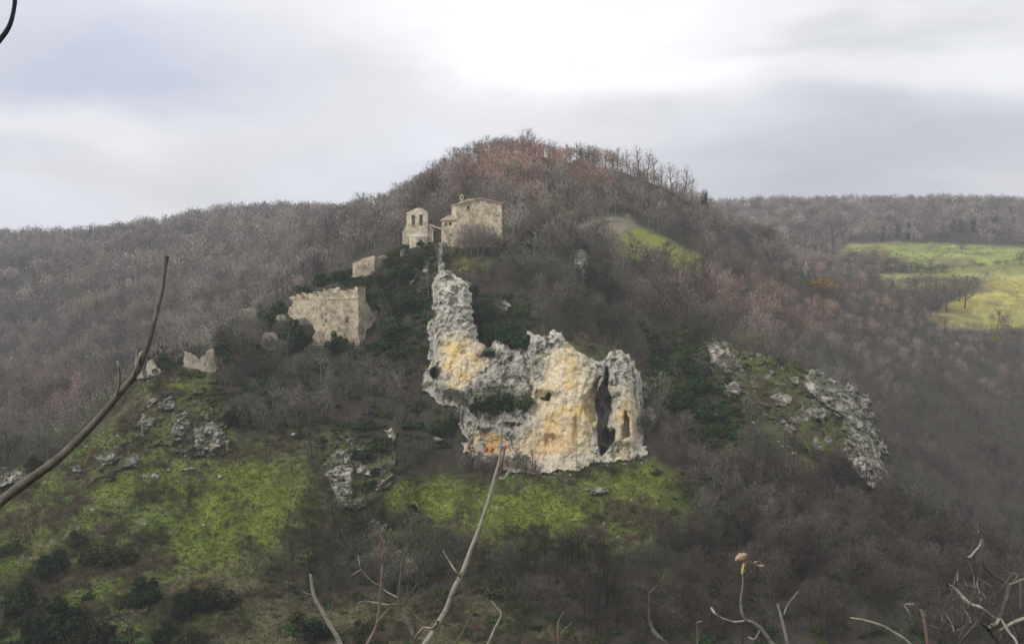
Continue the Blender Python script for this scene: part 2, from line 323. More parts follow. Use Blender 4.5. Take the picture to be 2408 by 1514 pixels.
# ------------------------------------------------------------------ rock relief builder
def rock(name, poly, label, cat='rock', group=None, step=2.2, bulge=2.2, edge=14., rag=5., t0=1., t1=5.4, dfun=None, cfun=None, rough=.8, holes=.25, top=(.40, .385, .35), foot=None, moss=0., veg=0.):
    poly = np.array(poly, float); m = edge+rag+4
    x0, y0 = poly.min(0)-m; x1, y1 = poly.max(0)+m
    xs = np.arange(x0, x1, step); ys = np.arange(y0, y1, step)
    gx, gy = np.meshgrid(xs, ys, indexing='ij')
    base = np.zeros_like(gx)
    if 1:
        for i, x in enumerate(xs):
            ci = int(np.argmin(np.abs(COLX-x))); j0 = int(np.searchsorted(tt, t0)); j1 = int(np.searchsorted(tt, t1))
            c = PY[ci, j0:j1]; dd = T[ci, j0:j1, 1]; cm = np.minimum.accumulate(c)
            base[i] = np.interp(ys, cm[::-1], dd[::-1])
        base = gsm(gsm(base, 2, 0), 2, 1); DT = base
    if dfun is not None: base = dfun(gx, gy)
    W = P2W(gx, gy, base)
    seed = (poly[0, 0]*.37) % 50
    sdv = sdist(gx, gy, poly)+rag*(fbm(W, 2.2, 4, off=seed)*1.5+fbm(W, .8, 3, off=seed+5)*.7)
    k = sstep(-edge*.35, edge, sdv)
    r1 = 1-np.abs(fbm(W*np.array([1, 1, .45]), 3.2, 4, off=seed+3))     # ridged, taller than wide
    r2 = fbm(W, .9, 3, off=seed+8)
    relief = rough*((r1-.6)*2.2+r2*.45)
    Wt = W*np.array([1, 1, 1])+np.stack([0*gx, 0*gx, .12*W[..., 0]], -1)                       # beds dip gently
    bed = Wt[..., 2]/1.5+.9*fbm(W, 4, 2, off=seed+90); bed = bed-np.floor(bed)
    crack = np.minimum(np.abs(fbm(W*np.array([1, 1, .5]), 2.4, 3, off=seed+95)), np.abs(fbm(W, 1.3, 3, off=seed+97)))
    sharp = .32*sstep(.75, 1., bed)+.55*sstep(.07, .0, crack)-.30*np.abs(fbm(W, .8, 3, off=seed+99))-.22*fbm(W, .35, 2, off=seed+101)
    hol = sstep(.12, .5, fbm(W, 2.6, 3, off=seed+20)-(.62-holes))*1.6*bulge
    dd = base+1.2-k*(bulge+1.2+relief)+hol*k+sharp*k*rough*1.15
    c = np.ones(gx.shape+(3,))*np.array(top)
    n = fbm(W, 3.0, 4, off=seed+30)
    c = mixc(c, (.25, .24, .215), sstep(-.1, .45, n)); c = mixc(c, (.50, .46, .38), sstep(.0, .5, fbm(W, 4, 3, off=seed+40)))
    c = mixc(c, (.11, .115, .06), sstep(.18-moss*1.2, .4-moss, fbm(W, 1.3, 4, off=seed+50))*.8)
    c = mixc(c, (.05, .05, .04), sstep(.2, .4, fbm(W, .7, 3, off=seed+60))*.6); c = mixc(c, (.10, .095, .07), sstep(.06, .0, crack)*(.25 if cfun else .6))
    if veg:
        vn = fbm(W, 3.4, 4, off=seed+70)+.45*fbm(W, 1.1, 3, off=seed+75); vm = sstep(-.05, .1, vn+(veg-.5)*1.1)
        c = mixc(c, (.085, .085, .04), vm); c = mixc(c, (.10, .12, .035), vm*sstep(0, .3, n)); c = mixc(c, (.06, .05, .035), vm*sstep(.05, .3, -n)); c = c*(1-.3*(1-vm))[..., None]
        dd = dd+vm*.35
    if foot is not None:
        fd = np.full(gx.shape, 1e9)
        for (xa, ya), (xb, yb) in zip(foot[:-1], foot[1:]):
            dx, dy = xb-xa, yb-ya; t_ = np.clip(((gx-xa)*dx+(gy-ya)*dy)/(dx*dx+dy*dy), 0, 1); fd = np.minimum(fd, np.hypot(gx-xa-t_*dx, gy-ya-t_*dy))
        wf = sstep(42, 4, fd); dd = dd*(1-wf)+(DT-.9-.4*np.clip(relief, -1, 1))*wf
    if cfun: c, dd = cfun(gx, gy, W, c, dd, k, DT, r2, sharp*k*rough*1.15)
    Wp = P2W(gx, gy, dd)
    keep = sdv > -edge*.6
    a, b = gx.shape; ix = np.arange(a*b).reshape(a, b)
    q = np.stack([ix[:-1, :-1], ix[1:, :-1], ix[1:, 1:], ix[:-1, 1:]], -1).reshape(-1, 4)
    kq = keep[:-1, :-1] & keep[1:, :-1] & keep[1:, 1:] & keep[:-1, 1:]; q = q[kq.ravel()]
    if len(q) == 0: return None
    u, inv = np.unique(q, return_inverse=True); V = Wp.reshape(-1, 3)[u]; cc = c.reshape(-1, 3)[u]
    org = V.mean(0); org[2] = V[:, 2].min()
    o = link(name, mesh_np(name, V-org, inv.reshape(-1, 4), cc, True), M_ROCK, loc=org)
    return tag(o, label, cat, group)
# main cliff
def cl_d(x, y):
    d = np.interp(y, [560, 600, 640, 700, 800, 900, 1070, 1115], [233, 224, 214, 208, 200.5, 196.5, 191.5, 189.5])
    d = d-3.0*np.exp(-((x-1345)/62)**2)-3.2*np.exp(-((x-1470)/34)**2)*sstep(800, 860, y)-1.5*np.exp(-((x-1075)/50)**2)
    d = d+1.6*np.exp(-((x-1243-8*np.sin(y/23))/7)**2)*sstep(780, 800, y)*sstep(1010, 960, y)
    d = d+4*sstep(1480, 1520, x)+4*sstep(1040, 1005, x)*sstep(880, 850, y)
    return d+1.5*np.exp(-((x-1180)/45)**2-((y-955)/40)**2)
def ell(x, y, cx, cy, rx, ry, soft_=.35):
    r = np.hypot((x-cx)/rx, (y-cy)/ry); return 1-sstep(1-soft_, 1+soft_, r)
def bulge_rel(W):
    r1 = 1-np.abs(fbm(W*np.array([1, 1, .45]), 3.2, 4, off=(1029*.37) % 50+3)); r2 = fbm(W, .9, 3, off=(1029*.37) % 50+8)
    return .75*((r1-.6)*2.2+r2*.45)
def cl_c(x, y, W, c, dd, k, DT, r2, shp):
    c = c*.55+np.array([.60, .57, .48])*.45
    wx = x+14*fbm(W, 3, 4, off=2); wy = y+14*fbm(W, 3, 4, off=12)
    xw = x+3*fbm(W, 1.6, 3, off=92); yw = y+5*fbm(W, 1.6, 3, off=94)
    crev = sstep(-2.5, 2.5, sdist(xw, yw, [(1428,862),(1431,890),(1429,910),(1437,940),(1438,965),(1430,985),(1427,1005),(1433,1020),(1445,1010),(1443,1036),(1432,1052),(1412,1072),(1409,1045),(1405,1010),(1408,985),(1402,965),(1400,940),(1408,918),(1420,898)]))
    sm = np.maximum(ell(wx, wy, 1330, 960, 72, 125, .4), np.maximum(ell(wx, wy, 1475, 1000, 26, 90, .5), ell(wx, wy, 1085, 850, 52, 62, .5)))
    sm = np.maximum(sm, np.maximum(ell(wx, wy, 1310, 1050, 95, 60, .3), ell(wx, wy, 1330, 900, 55, 90, .35)))
    cave = ell(xw, yw, 1026, 877, 12, 13, .3)
    dd = dd-k*(bulge_rel(W)*(-.55*sm))-shp*(.3+.5*sm)
    dd = dd+.8*sstep(.16, .36, fbm(W*np.array([1, 1, .8]), 1.5, 4, off=140))*k*(1-.75*sm)
    dd = dd+.6*sstep(.10, .02, np.abs(fbm(W*np.array([1.2, 1, .35]), 5., 4, off=150)))*k*(1-.5*sm)        # joints
    sde = sdist(x, y, CLIFF)
    dd = np.where((k > .3) & (sde < 16), np.minimum(dd, DT-.35+.25*r2), dd)
    dd = dd+9*crev+3.6*sstep(-5, 5, sdist(xw, yw, [(1410,888),(1393,912),(1379,934),(1374,956),(1379,976),(1390,992),(1404,990),(1404,920)]))+3.6*sstep(-3, 4, sdist(xw, yw, [(1471,965),(1480,985),(1483,1028),(1463,1034),(1465,1000)]))
    dd = dd+1.8*ell(xw, yw, 1297, 1037, 15, 14, .5)+6*cave+1.2*ell(x, y, 1150, 1045, 55, 30, .5)+1.4*ell(x, y, 1190, 1000, 16, 8)+1.0*ell(xw, yw, 1355, 1010, 7, 26, .6)
    n = fbm(W, 3.5, 4, off=77)
    c = mixc(c, (.74, .63, .44), sm*.97)
    c = mixc(c, (.76, .54, .20), sm*sstep(-.02, .35, n)*.8)
    c = mixc(c, (.66, .40, .11), np.maximum(ell(wx, wy, 1150, 1045, 48, 26, .5), np.maximum(ell(wx, wy, 1300, 1045, 50, 30, .6)*.6, ell(wx, wy, 1350, 1015, 10, 35)*.8))*.8)
    c = mixc(c, (.55, .28, .10), ell(wx, wy, 1140, 1052, 26, 12)*.8)
    c = mixc(c, (.62, .57, .48), ell(wx, wy, 1350, 1085, 120, 16, .4)*.7)
    c = mixc(c, (.40, .385, .345), sstep(.02, .3, fbm(W, 2.2, 4, off=88))*(1-.8*sm))
    st = fbm(W*np.array([1.6, 1, .22]), 1.6, 4, off=60)
    c = mixc(c, (.34, .26, .15), sstep(.2, .5, st)*.5*sm)
    c = mixc(c, (.05, .06, .03), sstep(.16, .34, fbm(W, 1.0, 4, off=120))*.8*(1-.8*sm))
    c = mixc(c, (.10, .11, .04), ell(x, y, 1425, 1025, 10, 20)*.9)
    c = mixc(c, (.07, .09, .04), np.maximum(ell(wx, wy, 1180, 940, 60, 30, .5), ell(wx, wy, 1290, 925, 25, 10, .5)*.8)*.9)
    c = mixc(c, (.07, .09, .04), ell(wx, wy, 1150, 830, 25, 10, .5)*.9)
    c = mixc(c, (.20, .16, .10), sstep(.05, .0, np.minimum(np.abs(fbm(W*np.array([1, 1, .45]), 2.6, 3, off=171)), np.abs(fbm(W, 1.5, 3, off=173))))*.45*(1-.7*sm)); c = c*(1+.2*fbm(W, .45, 3, off=181))[..., None]
    return c, dd
rock('limestone_cliff', CLIFF, 'tall weathered limestone cliff with yellow and orange stains and a dark vertical cleft', 'cliff', step=1.3, bulge=2.0, edge=11, rag=8, dfun=cl_d, cfun=cl_c, rough=.6, holes=.0, top=(.55, .52, .44), foot=[(1005,885),(1013,922),(1034,942),(1085,960),(1081,996),(1101,1023),(1098,1057),(1169,1090),(1223,1108),(1290,1104),(1358,1100),(1409,1085),(1487,1073),(1519,1062)])
for poly, lab, kw in [
    ([(455,1006),(478,986),(502,986),(534,1012),(530,1034),(498,1068),(458,1052)], 'rounded grey limestone boulder outcrop at the right end of the grassy knoll', {}),
    ([(396,1000),(412,972),(446,966),(450,1000),(428,1040),(398,1034)], 'pale split rock face just left of the rounded boulder outcrop', {}),
    ([(473,975),(486,972),(497,985),(488,990)], 'small pale rock capping the boulder outcrop on the knoll', dict(rag=4, edge=5)),
    ([(449,942),(463,938),(470,950),(460,962),(451,956)], 'small round pale boulder standing alone above the knoll outcrops', dict(rag=4, edge=5)),
    ([(322,980),(342,966),(366,982),(364,1008),(330,1008)], 'low pale rock in the grass left of the split rock face', {}),
    ([(-70,1102),(0,1096),(40,1098),(89,1118),(60,1140),(0,1150),(-80,1150)], 'flat grey rock ledge at the far left edge behind the thick bough', {}),
    ([(163,1096),(185,1086),(200,1100),(196,1116),(170,1116)], 'mossy boulder on the knoll just right of the thick bough', dict(rag=3)),
    ([(312,1076),(330,1078),(328,1094),(314,1092)], 'tiny white rock at the top of the yellow green grass', dict(rag=4, edge=5)),
    ([(316,1424),(334,1430),(350,1426),(346,1442),(328,1444)], 'small white rock between dark round bushes at lower left', dict(rag=4, edge=5, bulge=1.2)),
    ([(764,1094),(795,1050),(826,1052),(833,1102),(830,1160),(833,1199),(800,1195),(787,1144),(767,1120)], 'upright pillar of grey rock rising from the middle of the slope', dict(bulge=2.2, rag=9)),
    ([(829,1090),(870,1092),(915,1080),(911,1098),(872,1121),(837,1127)], 'broad pale rock leaning against the right side of the grey pillar', {}),
    ([(876,1148),(900,1125),(926,1106),(932,1117),(905,1138),(884,1158)], 'slanting thin rock rib below and right of the grey pillar', dict(rag=6, edge=7)),
    ([(855,1060),(880,1057),(884,1070),(862,1074)], 'small pale rock in dark ivy right of the grey pillar top', dict(rag=4, edge=5)),
    ([(905,1012),(920,1006),(936,1018),(928,1036),(912,1032)], 'faint grey rock in the brush above the grey pillar', dict(rag=6, edge=6)),
    ([(1008,1028),(1025,1022),(1040,1034),(1022,1044)], 'faint grey rock in brush just left of the orange cliff foot', dict(rag=6, edge=6)),
    ([(668,1020),(700,1012),(712,1020),(690,1030)], 'low pale rock strip at the top of the middle meadow', dict(rag=4, edge=5)),
    ([(850,1232),(880,1216),(911,1226),(906,1256),(870,1262)], 'pinkish grey rock head of the outcrop above the forked saplings', {}),
    ([(868,1275),(910,1268),(950,1290),(948,1330),(910,1358),(880,1320)], 'pinkish grey rock body of the outcrop behind the forked saplings', {}),
    ([(946,1305),(975,1298),(990,1320),(986,1352),(955,1357)], 'mossy right shoulder of the outcrop behind the forked saplings', {}),
    ([(1376,1150),(1400,1142),(1438,1146),(1430,1160),(1390,1162)], 'scatter of low white rocks in the meadow below the cliff', dict(rag=5, edge=6, bulge=1)),
    ([(1664,815),(1680,803),(1712,808),(1744,850),(1752,880),(1730,885),(1701,872),(1668,845)], 'speckled grey rock face at the top of the right hand spur', dict(holes=.3)),
    ([(1803,872),(1815,866),(1824,878),(1814,888)], 'single white block on the right hand spur beside the speckled rock face', dict(rag=4, edge=5)),
    ([(1838,862),(1852,853),(1866,858),(1858,868)], 'small white block on the crest of the right hand spur', dict(rag=4, edge=5)),
    ([(1755,890),(1775,895),(1790,915),(1770,915)], 'low broken rock trailing below the speckled rock face', dict(rag=4, edge=7)),
    ([(1880,874),(1925,876),(1955,893),(2012,910),(2035,938),(2054,975),(2057,1000),(2080,1062),(2083,1131),(2052,1152),(2012,1112),(1982,1060),(1990,1015),(1962,975),(1922,945),(1888,908)], 'long curved grey limestone crag falling down the right hand spur', dict(bulge=2.0, rag=12, holes=.3)),
    ([(1905,1030),(1925,1022),(1942,1045),(1935,1080),(1915,1060)], 'small white rock in the brush left of the long curved crag', dict(rag=4, edge=8)),
    ([(1503,905),(1520,900),(1532,915),(1528,940),(1510,940)], 'grey rock knob clinging to the right side of the cliff', dict(rag=6, edge=7, bulge=5)),
    ([(1519,952),(1534,958),(1545,980),(1538,996),(1522,990)], 'smooth pale teardrop slab below the knob beside the cliff', dict(rag=1, edge=8, bulge=5, rough=.2)),
    ([(1535,1430),(1560,1420),(1592,1428),(1599,1450),(1580,1479),(1555,1470)], 'pale rock in the brush behind the leafless stem at lower centre right', dict(bulge=1.6)),
    ([(1662,800),(1745,832),(1870,858),(1900,880),(1990,960),(2005,1050),(1965,1105),(1900,1065),(1830,985),(1750,935),(1690,905)], 'broad mossy rock rib down the right hand spur between speckled face and curved crag', dict(holes=.42, rag=26, moss=.24, bulge=1.1, edge=6, veg=.66, rough=.6)),
    ([(318,965),(380,930),(470,935),(540,1000),(535,1050),(480,1080),(400,1060),(330,1040)], 'broad mossy ledge joining the outcrops of the left knoll', dict(holes=.42, rag=24, moss=.26, bulge=1.0, edge=6, veg=.66, rough=.6)),
    ([(150,1085),(230,1050),(310,1050),(330,1090),(260,1125),(170,1125)], 'mossy broken ledge on the knoll behind the thick bough', dict(holes=.40, rag=20, moss=.28, bulge=.9, edge=6, veg=.66, rough=.6)),
    ([(755,1050),(800,1030),(935,1060),(935,1130),(880,1170),(840,1210),(790,1200)], 'mossy broken ledge around the grey rock pillar', dict(holes=.40, rag=20, moss=.26, bulge=1.0, edge=6, veg=.66, rough=.6)),
    ([(840,1225),(920,1210),(1000,1290),(995,1370),(920,1370),(860,1300)], 'mossy broken ledge around the pinkish grey outcrop', dict(holes=.40, rag=20, moss=.24, bulge=1.0, edge=6, veg=.66, rough=.6)),
    ([(370,945),(400,935),(425,945),(415,962),(380,962)], 'weathered grey rock band above the split rock face on the knoll', {}),
    ([(225,1075),(260,1060),(290,1075),(270,1095),(235,1095)], 'weathered rock patch on the knoll right of the mossy boulder', {}),
    ([(1900,960),(1925,950),(1950,975),(1940,1000),(1912,990)], 'broken grey rock patch beside the upper part of the curved crag', {}),
    ([(1810,930),(1840,915),(1870,935),(1855,960),(1820,955)], 'broken grey rock patch in the middle of the right hand spur', {}),
    ([(1700,905),(1730,895),(1752,915),(1740,935),(1712,930)], 'grey rock patch under the speckled rock face', {}),
    ([(1850,890),(1875,880),(1890,900),(1870,912)], 'pale rock on the spur crest just left of the curved crag', {}),
    ([(1840,1000),(1862,992),(1878,1012),(1858,1024)], 'half buried rock low on the right hand spur', {}),
    ([(1031,655),(1028,620),(1030,595),(1034,575),(1043,572),(1047,590),(1045,615),(1047,640),(1044,660)], 'thin crumbling rock crest linking the cliff top to the church terrace', dict(rag=4, edge=5, t0=3, t1=5.4, bulge=4.5, holes=0, moss=.1)),
    ([(940,586),(948,582),(953,600),(948,611),(941,604)], 'small pale rock tooth below the church terrace', dict(rag=4, edge=5, t0=4, t1=5.4)),
    ([(955,660),(972,645),(984,640),(980,665),(962,684)], 'pale broken rock in dark ivy left of the cliff crest', dict(rag=4, edge=8, t0=4, t1=5.4)),
    ([(985,612),(1002,600),(1015,620),(1005,650),(990,640)], 'grey mauve rock patch in the gully left of the cliff crest', dict(rag=4, edge=8, t0=4, t1=5.4)),
    ([(1338,552),(1365,528),(1420,512),(1440,518),(1400,534),(1375,548),(1345,558)], 'pale curved rock ledge high on the hill behind the cliff', dict(rag=2, edge=7, t0=4.5, t1=7.5, holes=0, bulge=5.5)),
    ([(1352,590),(1372,582),(1382,600),(1381,655),(1370,668),(1366,640),(1350,625)], 'grey upright rock stub standing in the trees below the curved ledge', dict(rag=2, edge=8, t0=4.2, t1=7, holes=0, bulge=4)),
    ([(1160,712),(1190,705),(1205,722),(1185,735),(1165,728)], 'grey rock patch showing through the trees above the ivy on the cliff', dict(rag=5, edge=7, t0=4, t1=5.4)),
    ]:
    rock('rock_outcrop', poly, lab, 'rock', 'limestone outcrops on the slopes', **{**dict(edge=8, rag=8, bulge=1.5, rough=1.0, step=1.6, top=(.31, .30, .265), t1=4.05, moss=.2), **kw})
# ------------------------------------------------------------------ vegetation builders (numpy)
def tube(P, R, k=5):
    P = np.asarray(P, float); R = np.asarray(R, float); n = len(P)
    d = np.gradient(P, axis=0); d /= np.linalg.norm(d, axis=1)[:, None]+1e-9
    ref = np.array([.31, .95, .1]); u = np.cross(d, ref); u /= np.linalg.norm(u, axis=1)[:, None]+1e-9; v = np.cross(d, u)
    a = np.arange(k)*2*np.pi/k
    V = P[:, None]+R[:, None, None]*(np.cos(a)[None, :, None]*u[:, None]+np.sin(a)[None, :, None]*v[:, None])
    V = V.reshape(-1, 3); f = []
    i = np.arange(k); j = (i+1) % k
    for s in range(n-1):
        A, B = s*k+i, s*k+j; Cc, Dd = (s+1)*k+j, (s+1)*k+i
        f.append(np.stack([A, B, Cc], 1)); f.append(np.stack([A, Cc, Dd], 1))
    return V, np.concatenate(f)
def join(parts):
    V = []; Fc = []; Cc = []; n = 0
    for v, f, c in parts:
        V.append(v); Fc.append(f+n); Cc.append(np.broadcast_to(c, (len(v), 3))); n += len(v)
    return np.concatenate(V), np.concatenate(Fc), np.concatenate(Cc)
def slivers(r, P, Dn, L, Wd):
    """thin triangles starting at P, pointing along Dn"""
    n = len(P); side = np.cross(Dn, r.normal(size=(n, 3))); side /= np.linalg.norm(side, axis=1)[:, None]+1e-9
    V = np.stack([P-side*Wd[:, None]/2, P+side*Wd[:, None]/2, P+Dn*L[:, None]], 1).reshape(-1, 3)
    return V, np.arange(3*n).reshape(n, 3)
def bare_tree(seed, h=8., cr=3., nt_=240, tw=.09, limbs=8, slim=False):
    r = np.random.default_rng(seed)
    lean = r.normal(size=2)*.05*h
    tp = np.array([[0, 0, -.6], [lean[0]*.3, lean[1]*.3, h*.3], [lean[0]*.7, lean[1]*.7, h*.6], [lean[0], lean[1], h*.92]])
    tr = [tube(tp, np.array([.022, .016, .01, .003])*h, 5)]
    ends = []
    for k in range(limbs):
        t = r.uniform(.22, .75); b = np.array([np.interp(t*h, tp[:, 2], tp[:, c]) for c in range(3)])
        az = k*2.4+r.uniform(-.4, .4); up = r.uniform(.5, 1.3)
        L = cr*r.uniform(.7, 1.15)*(1.15-t*.6)
        dr = np.array([math.cos(az), math.sin(az), up]); dr /= np.linalg.norm(dr)
        m = b+dr*L*.5+r.normal(size=3)*.06*L; e = b+dr*L+np.array([0, 0, .12*L])
        tr.append(tube([b, m, e], np.array([.008, .005, .002])*h, 3)); ends.append((b, m, e))
    ends.append((tp[1], tp[2], tp[3]))
    q = r.integers(0, len(ends), nt_); t = r.uniform(.2, 1, nt_)**.7
    E = np.array(ends); A = E[q, 0]; Mi = E[q, 1]; B = E[q, 2]
    P = np.where((t < .5)[:, None], A+(Mi-A)*(t*2)[:, None], Mi+(B-Mi)*((t-.5)*2)[:, None])
    vol = r.random(nt_) < .72
    u = r.normal(size=(nt_, 3)); u /= np.linalg.norm(u, axis=1)[:, None]; u *= (r.random((nt_, 1))**.42)*(.86+.22*np.sin(u[:, :1]*5+seed)*np.cos(u[:, 1:2]*4+u[:, 2:]*3))
    Pv = u*np.array([cr*1.02, cr*1.02, h*.36])+np.array([lean[0]*.7, lean[1]*.7, h*.62])
    P = np.where(vol[:, None], Pv, P)
    out = P-np.array([lean[0]*.5, lean[1]*.5, h*.3]); out /= np.linalg.norm(out, axis=1)[:, None]+1e-9
    dn = out*.9+r.normal(size=(nt_, 3))*.6+np.array([0, 0, .3]); dn /= np.linalg.norm(dn, axis=1)[:, None]
    P = P+r.normal(size=P.shape)*.04*cr
    L = cr*r.uniform(.16, .42, nt_)
    tv, tf = slivers(r, P, dn, L, tw*r.uniform(.6, 1.5, nt_))
    tcol = np.array([.205, .188, .166])*np.repeat(r.uniform(.45, 1.45, nt_), 3)[:, None]
    pv = [(v, f, np.array([.15, .13, .115])) for v, f in tr]
    return join(pv), (tv, tf, tcol)
def leafy(seed, rx=2., rz=1.8, n=900, leaf=.32, col=(.022, .05, .02), lobes=8, sky=1.):
    r = np.random.default_rng(seed)
    c = r.normal(size=(lobes, 3)); c /= np.linalg.norm(c, axis=1)[:, None]; c *= r.uniform(.25, .72, (lobes, 1)); c[:, 2] = np.abs(c[:, 2])*.9+.25
    c *= np.where(r.random((lobes, 1)) < .3, 1.35, 1.); rad = r.uniform(.18, .5, lobes)
    q = r.integers(0, lobes, n); dn = r.normal(size=(n, 3)); dn /= np.linalg.norm(dn, axis=1)[:, None]
    P = c[q]+dn*(rad[q]*r.uniform(.55, 1.08, n))[:, None]
    P = P*np.array([rx, rx, rz]); P[:, 2] = np.maximum(P[:, 2], -.2)
    nn = dn+r.normal(size=(n, 3))*.6; nn /= np.linalg.norm(nn, axis=1)[:, None]
    u = np.cross(nn, r.normal(size=(n, 3))); u /= np.linalg.norm(u, axis=1)[:, None]; v = np.cross(nn, u)
    s = leaf*r.uniform(.6, 1.4, (n, 1))
    V = np.stack([P-u*s*.5-v*s*.3, P+u*s*.5-v*s*.3, P+v*s*.6], 1).reshape(-1, 3)
    cc = np.array(col)*np.repeat(r.uniform(.5, 1.7, n), 3)[:, None]
    return V, np.arange(3*n).reshape(n, 3), cc
def stem_mesh(seed, h):
    r = np.random.default_rng(seed); L = []
    for k in range(4):
        a = k*1.6+r.uniform(-.3, .3); e = np.array([math.cos(a)*.35*h, math.sin(a)*.35*h, h*.8])
        L.append((*tube([[0, 0, -.5], e*.45+[0, 0, .1], e], [.05*h/2, .035*h/2, .015*h/2], 4), np.array([.09, .07, .055])))
    return join(L)
# variants
BT = [bare_tree(100+k, 8, 3.0, 560, .06, 9) for k in range(6)]
BTall = [bare_tree(140+k, 9, 2.0, 420, .055, 8) for k in range(3)]
def cheap(seed, nt_, tw):
    a, b = bare_tree(seed, 8, 3.0, nt_, tw, 3); return join([(a[0][:20], np.array([f for f in a[1] if f.max() < 20]), a[2][:20]), b])
LOD1 = [cheap(200+k, 190, .14) for k in range(6)]
LOD2 = [cheap(230+k, 85, .30) for k in range(6)]
BMESH = [(mesh_np('trunk', *a), mesh_np('crown', *b)) for a, b in BT]
BMESHT = [(mesh_np('trunk', *a), mesh_np('crown', *b)) for a, b in BTall]
LV = [leafy(300+k, 2, 1.7, 2000, .23, (.85, 1, .8), 12) for k in range(5)]
for v in LV: v[2][:] = v[2]*1.0
LMESH = [mesh_np('foliage', *v) for v in LV]
SMESH = [mesh_np('stem', *stem_mesh(400+k, 1.9)) for k in range(3)]
def mass(name, variants, pos, scl, rotz, tint, mat, label, cat):
    """many small plants gathered as one uncountable mass"""
    Vs = []; Fs = []; Cs = []; n = 0
    pick = rng.integers(0, len(variants), len(pos))
    for k, (v, f, c) in enumerate(variants):
        m = np.nonzero(pick == k)[0]
        if len(m) == 0: continue
        cr, sr = np.cos(rotz[m]), np.sin(rotz[m]); s = scl[m]
        X = (v[None, :, 0]*cr[:, None]-v[None, :, 1]*sr[:, None])*s[:, None, 0]; Y = (v[None, :, 0]*sr[:, None]+v[None, :, 1]*cr[:, None])*s[:, None, 0]
        Z = v[None, :, 2]*s[:, None, 1]
        W = np.stack([X, Y, Z], -1)+pos[m][:, None]
        Vs.append(W.reshape(-1, 3)); Cs.append((c[None]*tint[m][:, None]).reshape(-1, 3))
        Fs.append((f[None]+(np.arange(len(m))*len(v))[:, None, None]).reshape(-1, 3)+n); n += len(m)*len(v)
    o = link(name, mesh_np(name, np.concatenate(Vs), np.concatenate(Fs), np.concatenate(Cs)), mat)
    return tag(o, label, cat, kind='stuff')
# ---- where trees may stand
cell = T[:-1, :-1]; ex = T[1:, :-1]-cell; ey = T[:-1, 1:]-cell
area = np.linalg.norm(np.cross(ex, ey), axis=-1); steep = np.abs(np.cross(ex, ey)[..., 2])/np.maximum(area, 1e-6)
area = np.abs(np.cross(ex, ey)[..., 2])
cellP, cellY, cellT, cellM = PX[:-1, :-1], PY[:-1, :-1], TT[:-1, :-1], YMIN[:-1, :-1]
cliffm = sdist(cellP, cellY, CLIFF) > 2
ROCKB = [(1888,880,2079,1146), (1664,803,1750,885)]
dens = (1-np.clip(GR[:-1, :-1]*1.25, 0, 1))
dens = dens*np.where(cliffm & (cellT < 5.2), 0, 1)
# buildings and their terraces stay clear
for bx in [(940,470,1190,600), (800,560,905,660), (672,660,880,850), (425,815,512,868), (335,840,380,880)]:
    dens = dens*np.where((cellP > bx[0]) & (cellP < bx[2]) & (cellY > bx[1]) & (cellY < bx[3]) & (cellT > 3) & (cellT < 6.2), .0, 1)
for poly in ([(1046,585),(1110,585),(1145,615),(1135,655),(1060,655)], [(1888,880),(1952,890),(2020,915),(2060,980),(2085,1062),(2085,1160),(2010,1130),(1960,1000)], [(1655,800),(1750,840),(1760,895),(1680,880)], [(755,1040),(935,1060),(940,1150),(840,1210),(780,1200)], [(1500,890),(1550,890),(1550,1000),(1500,1000)]):
    dens = dens*np.where((sdist(cellP, cellY+6, poly) > 0) & (cellT < 5), .08, 1)
dens = dens*np.where((cellT < 4.9) & (cellP > 1000) & (cellP < 1560) & (cellY > 1060) & (cellY < 1135), .0, 1)
ivyw = np.maximum.reduce([sstep(-10, 10, sdist(cellP, cellY, q))*w_ for q, w_ in [
    ([(690,640),(800,620),(830,600),(940,575),(1020,575),(1025,760),(1010,860),(930,880),(860,850),(850,690),(700,680)], 1.), ([(500,740),(640,700),(690,720),(690,830),(600,840),(500,830)], .6), ([(390,800),(520,790),(560,840),(380,880)], .8),
    ([(1100,680),(1240,700),(1255,800),(1180,830),(1105,780)], 1.2), ([(1500,760),(1640,780),(1760,980),(1720,1080),(1640,1060),(1530,900)], 1.), ([(830,960),(1100,980),(1090,1060),(940,1060),(930,1150),(840,1090)], .6), ([(2080,1130),(2260,1230),(2200,1260),(2090,1200)], 1.), ([(1900,900),(2000,950),(1990,1060),(1880,1000)], .3), ([(-60,1390),(300,1400),(330,1530),(-60,1530)], .45), ([(1140,1300),(2408,1350),(2408,1560),(1100,1560)], .16), ([(400,870),(1010,850),(1080,1060),(600,1060)], .34), ([(1530,1080),(2100,1150),(2300,1300),(1600,1300)], .16), ([(650,1290),(1150,1290),(1150,1520),(600,1520)], .2)]])
ivyw = ivyw*((cellT > 2) & (cellT < 5.3) | (cellY > 1200) & (cellT < 5.3))*np.where(cliffm & (cellY > 860), 0, 1)
for bx in [(425,815,512,868), (335,840,380,880), (678,672,888,800), (828,600,905,650), (940,540,1075,575)]: ivyw = ivyw*np.where((cellP > bx[0]) & (cellP < bx[2]) & (cellY > bx[1]) & (cellY < bx[3]), 0, 1)
dens = dens*(1-.8*np.clip(ivyw, 0, 1)*(ivyw > .5))
def scatter(t0, t1, spacing, hP=7.):
    m = (cellT >= t0) & (cellT < t1) & (cellP > -120) & (cellP < 2530) & (cellY-hP/cell[..., 1]*F < cellM+2) & (cellY < 1640)
    wgt = (area*dens*m).ravel(); tot = wgt.sum(); n = int(tot/spacing**2)
    pick = rng.choice(len(wgt), n, p=wgt/tot)
    i, j = np.unravel_index(pick, area.shape)
    p = cell[i, j]+ex[i, j]*rng.random((n, 1))+ey[i, j]*rng.random((n, 1))
    return p
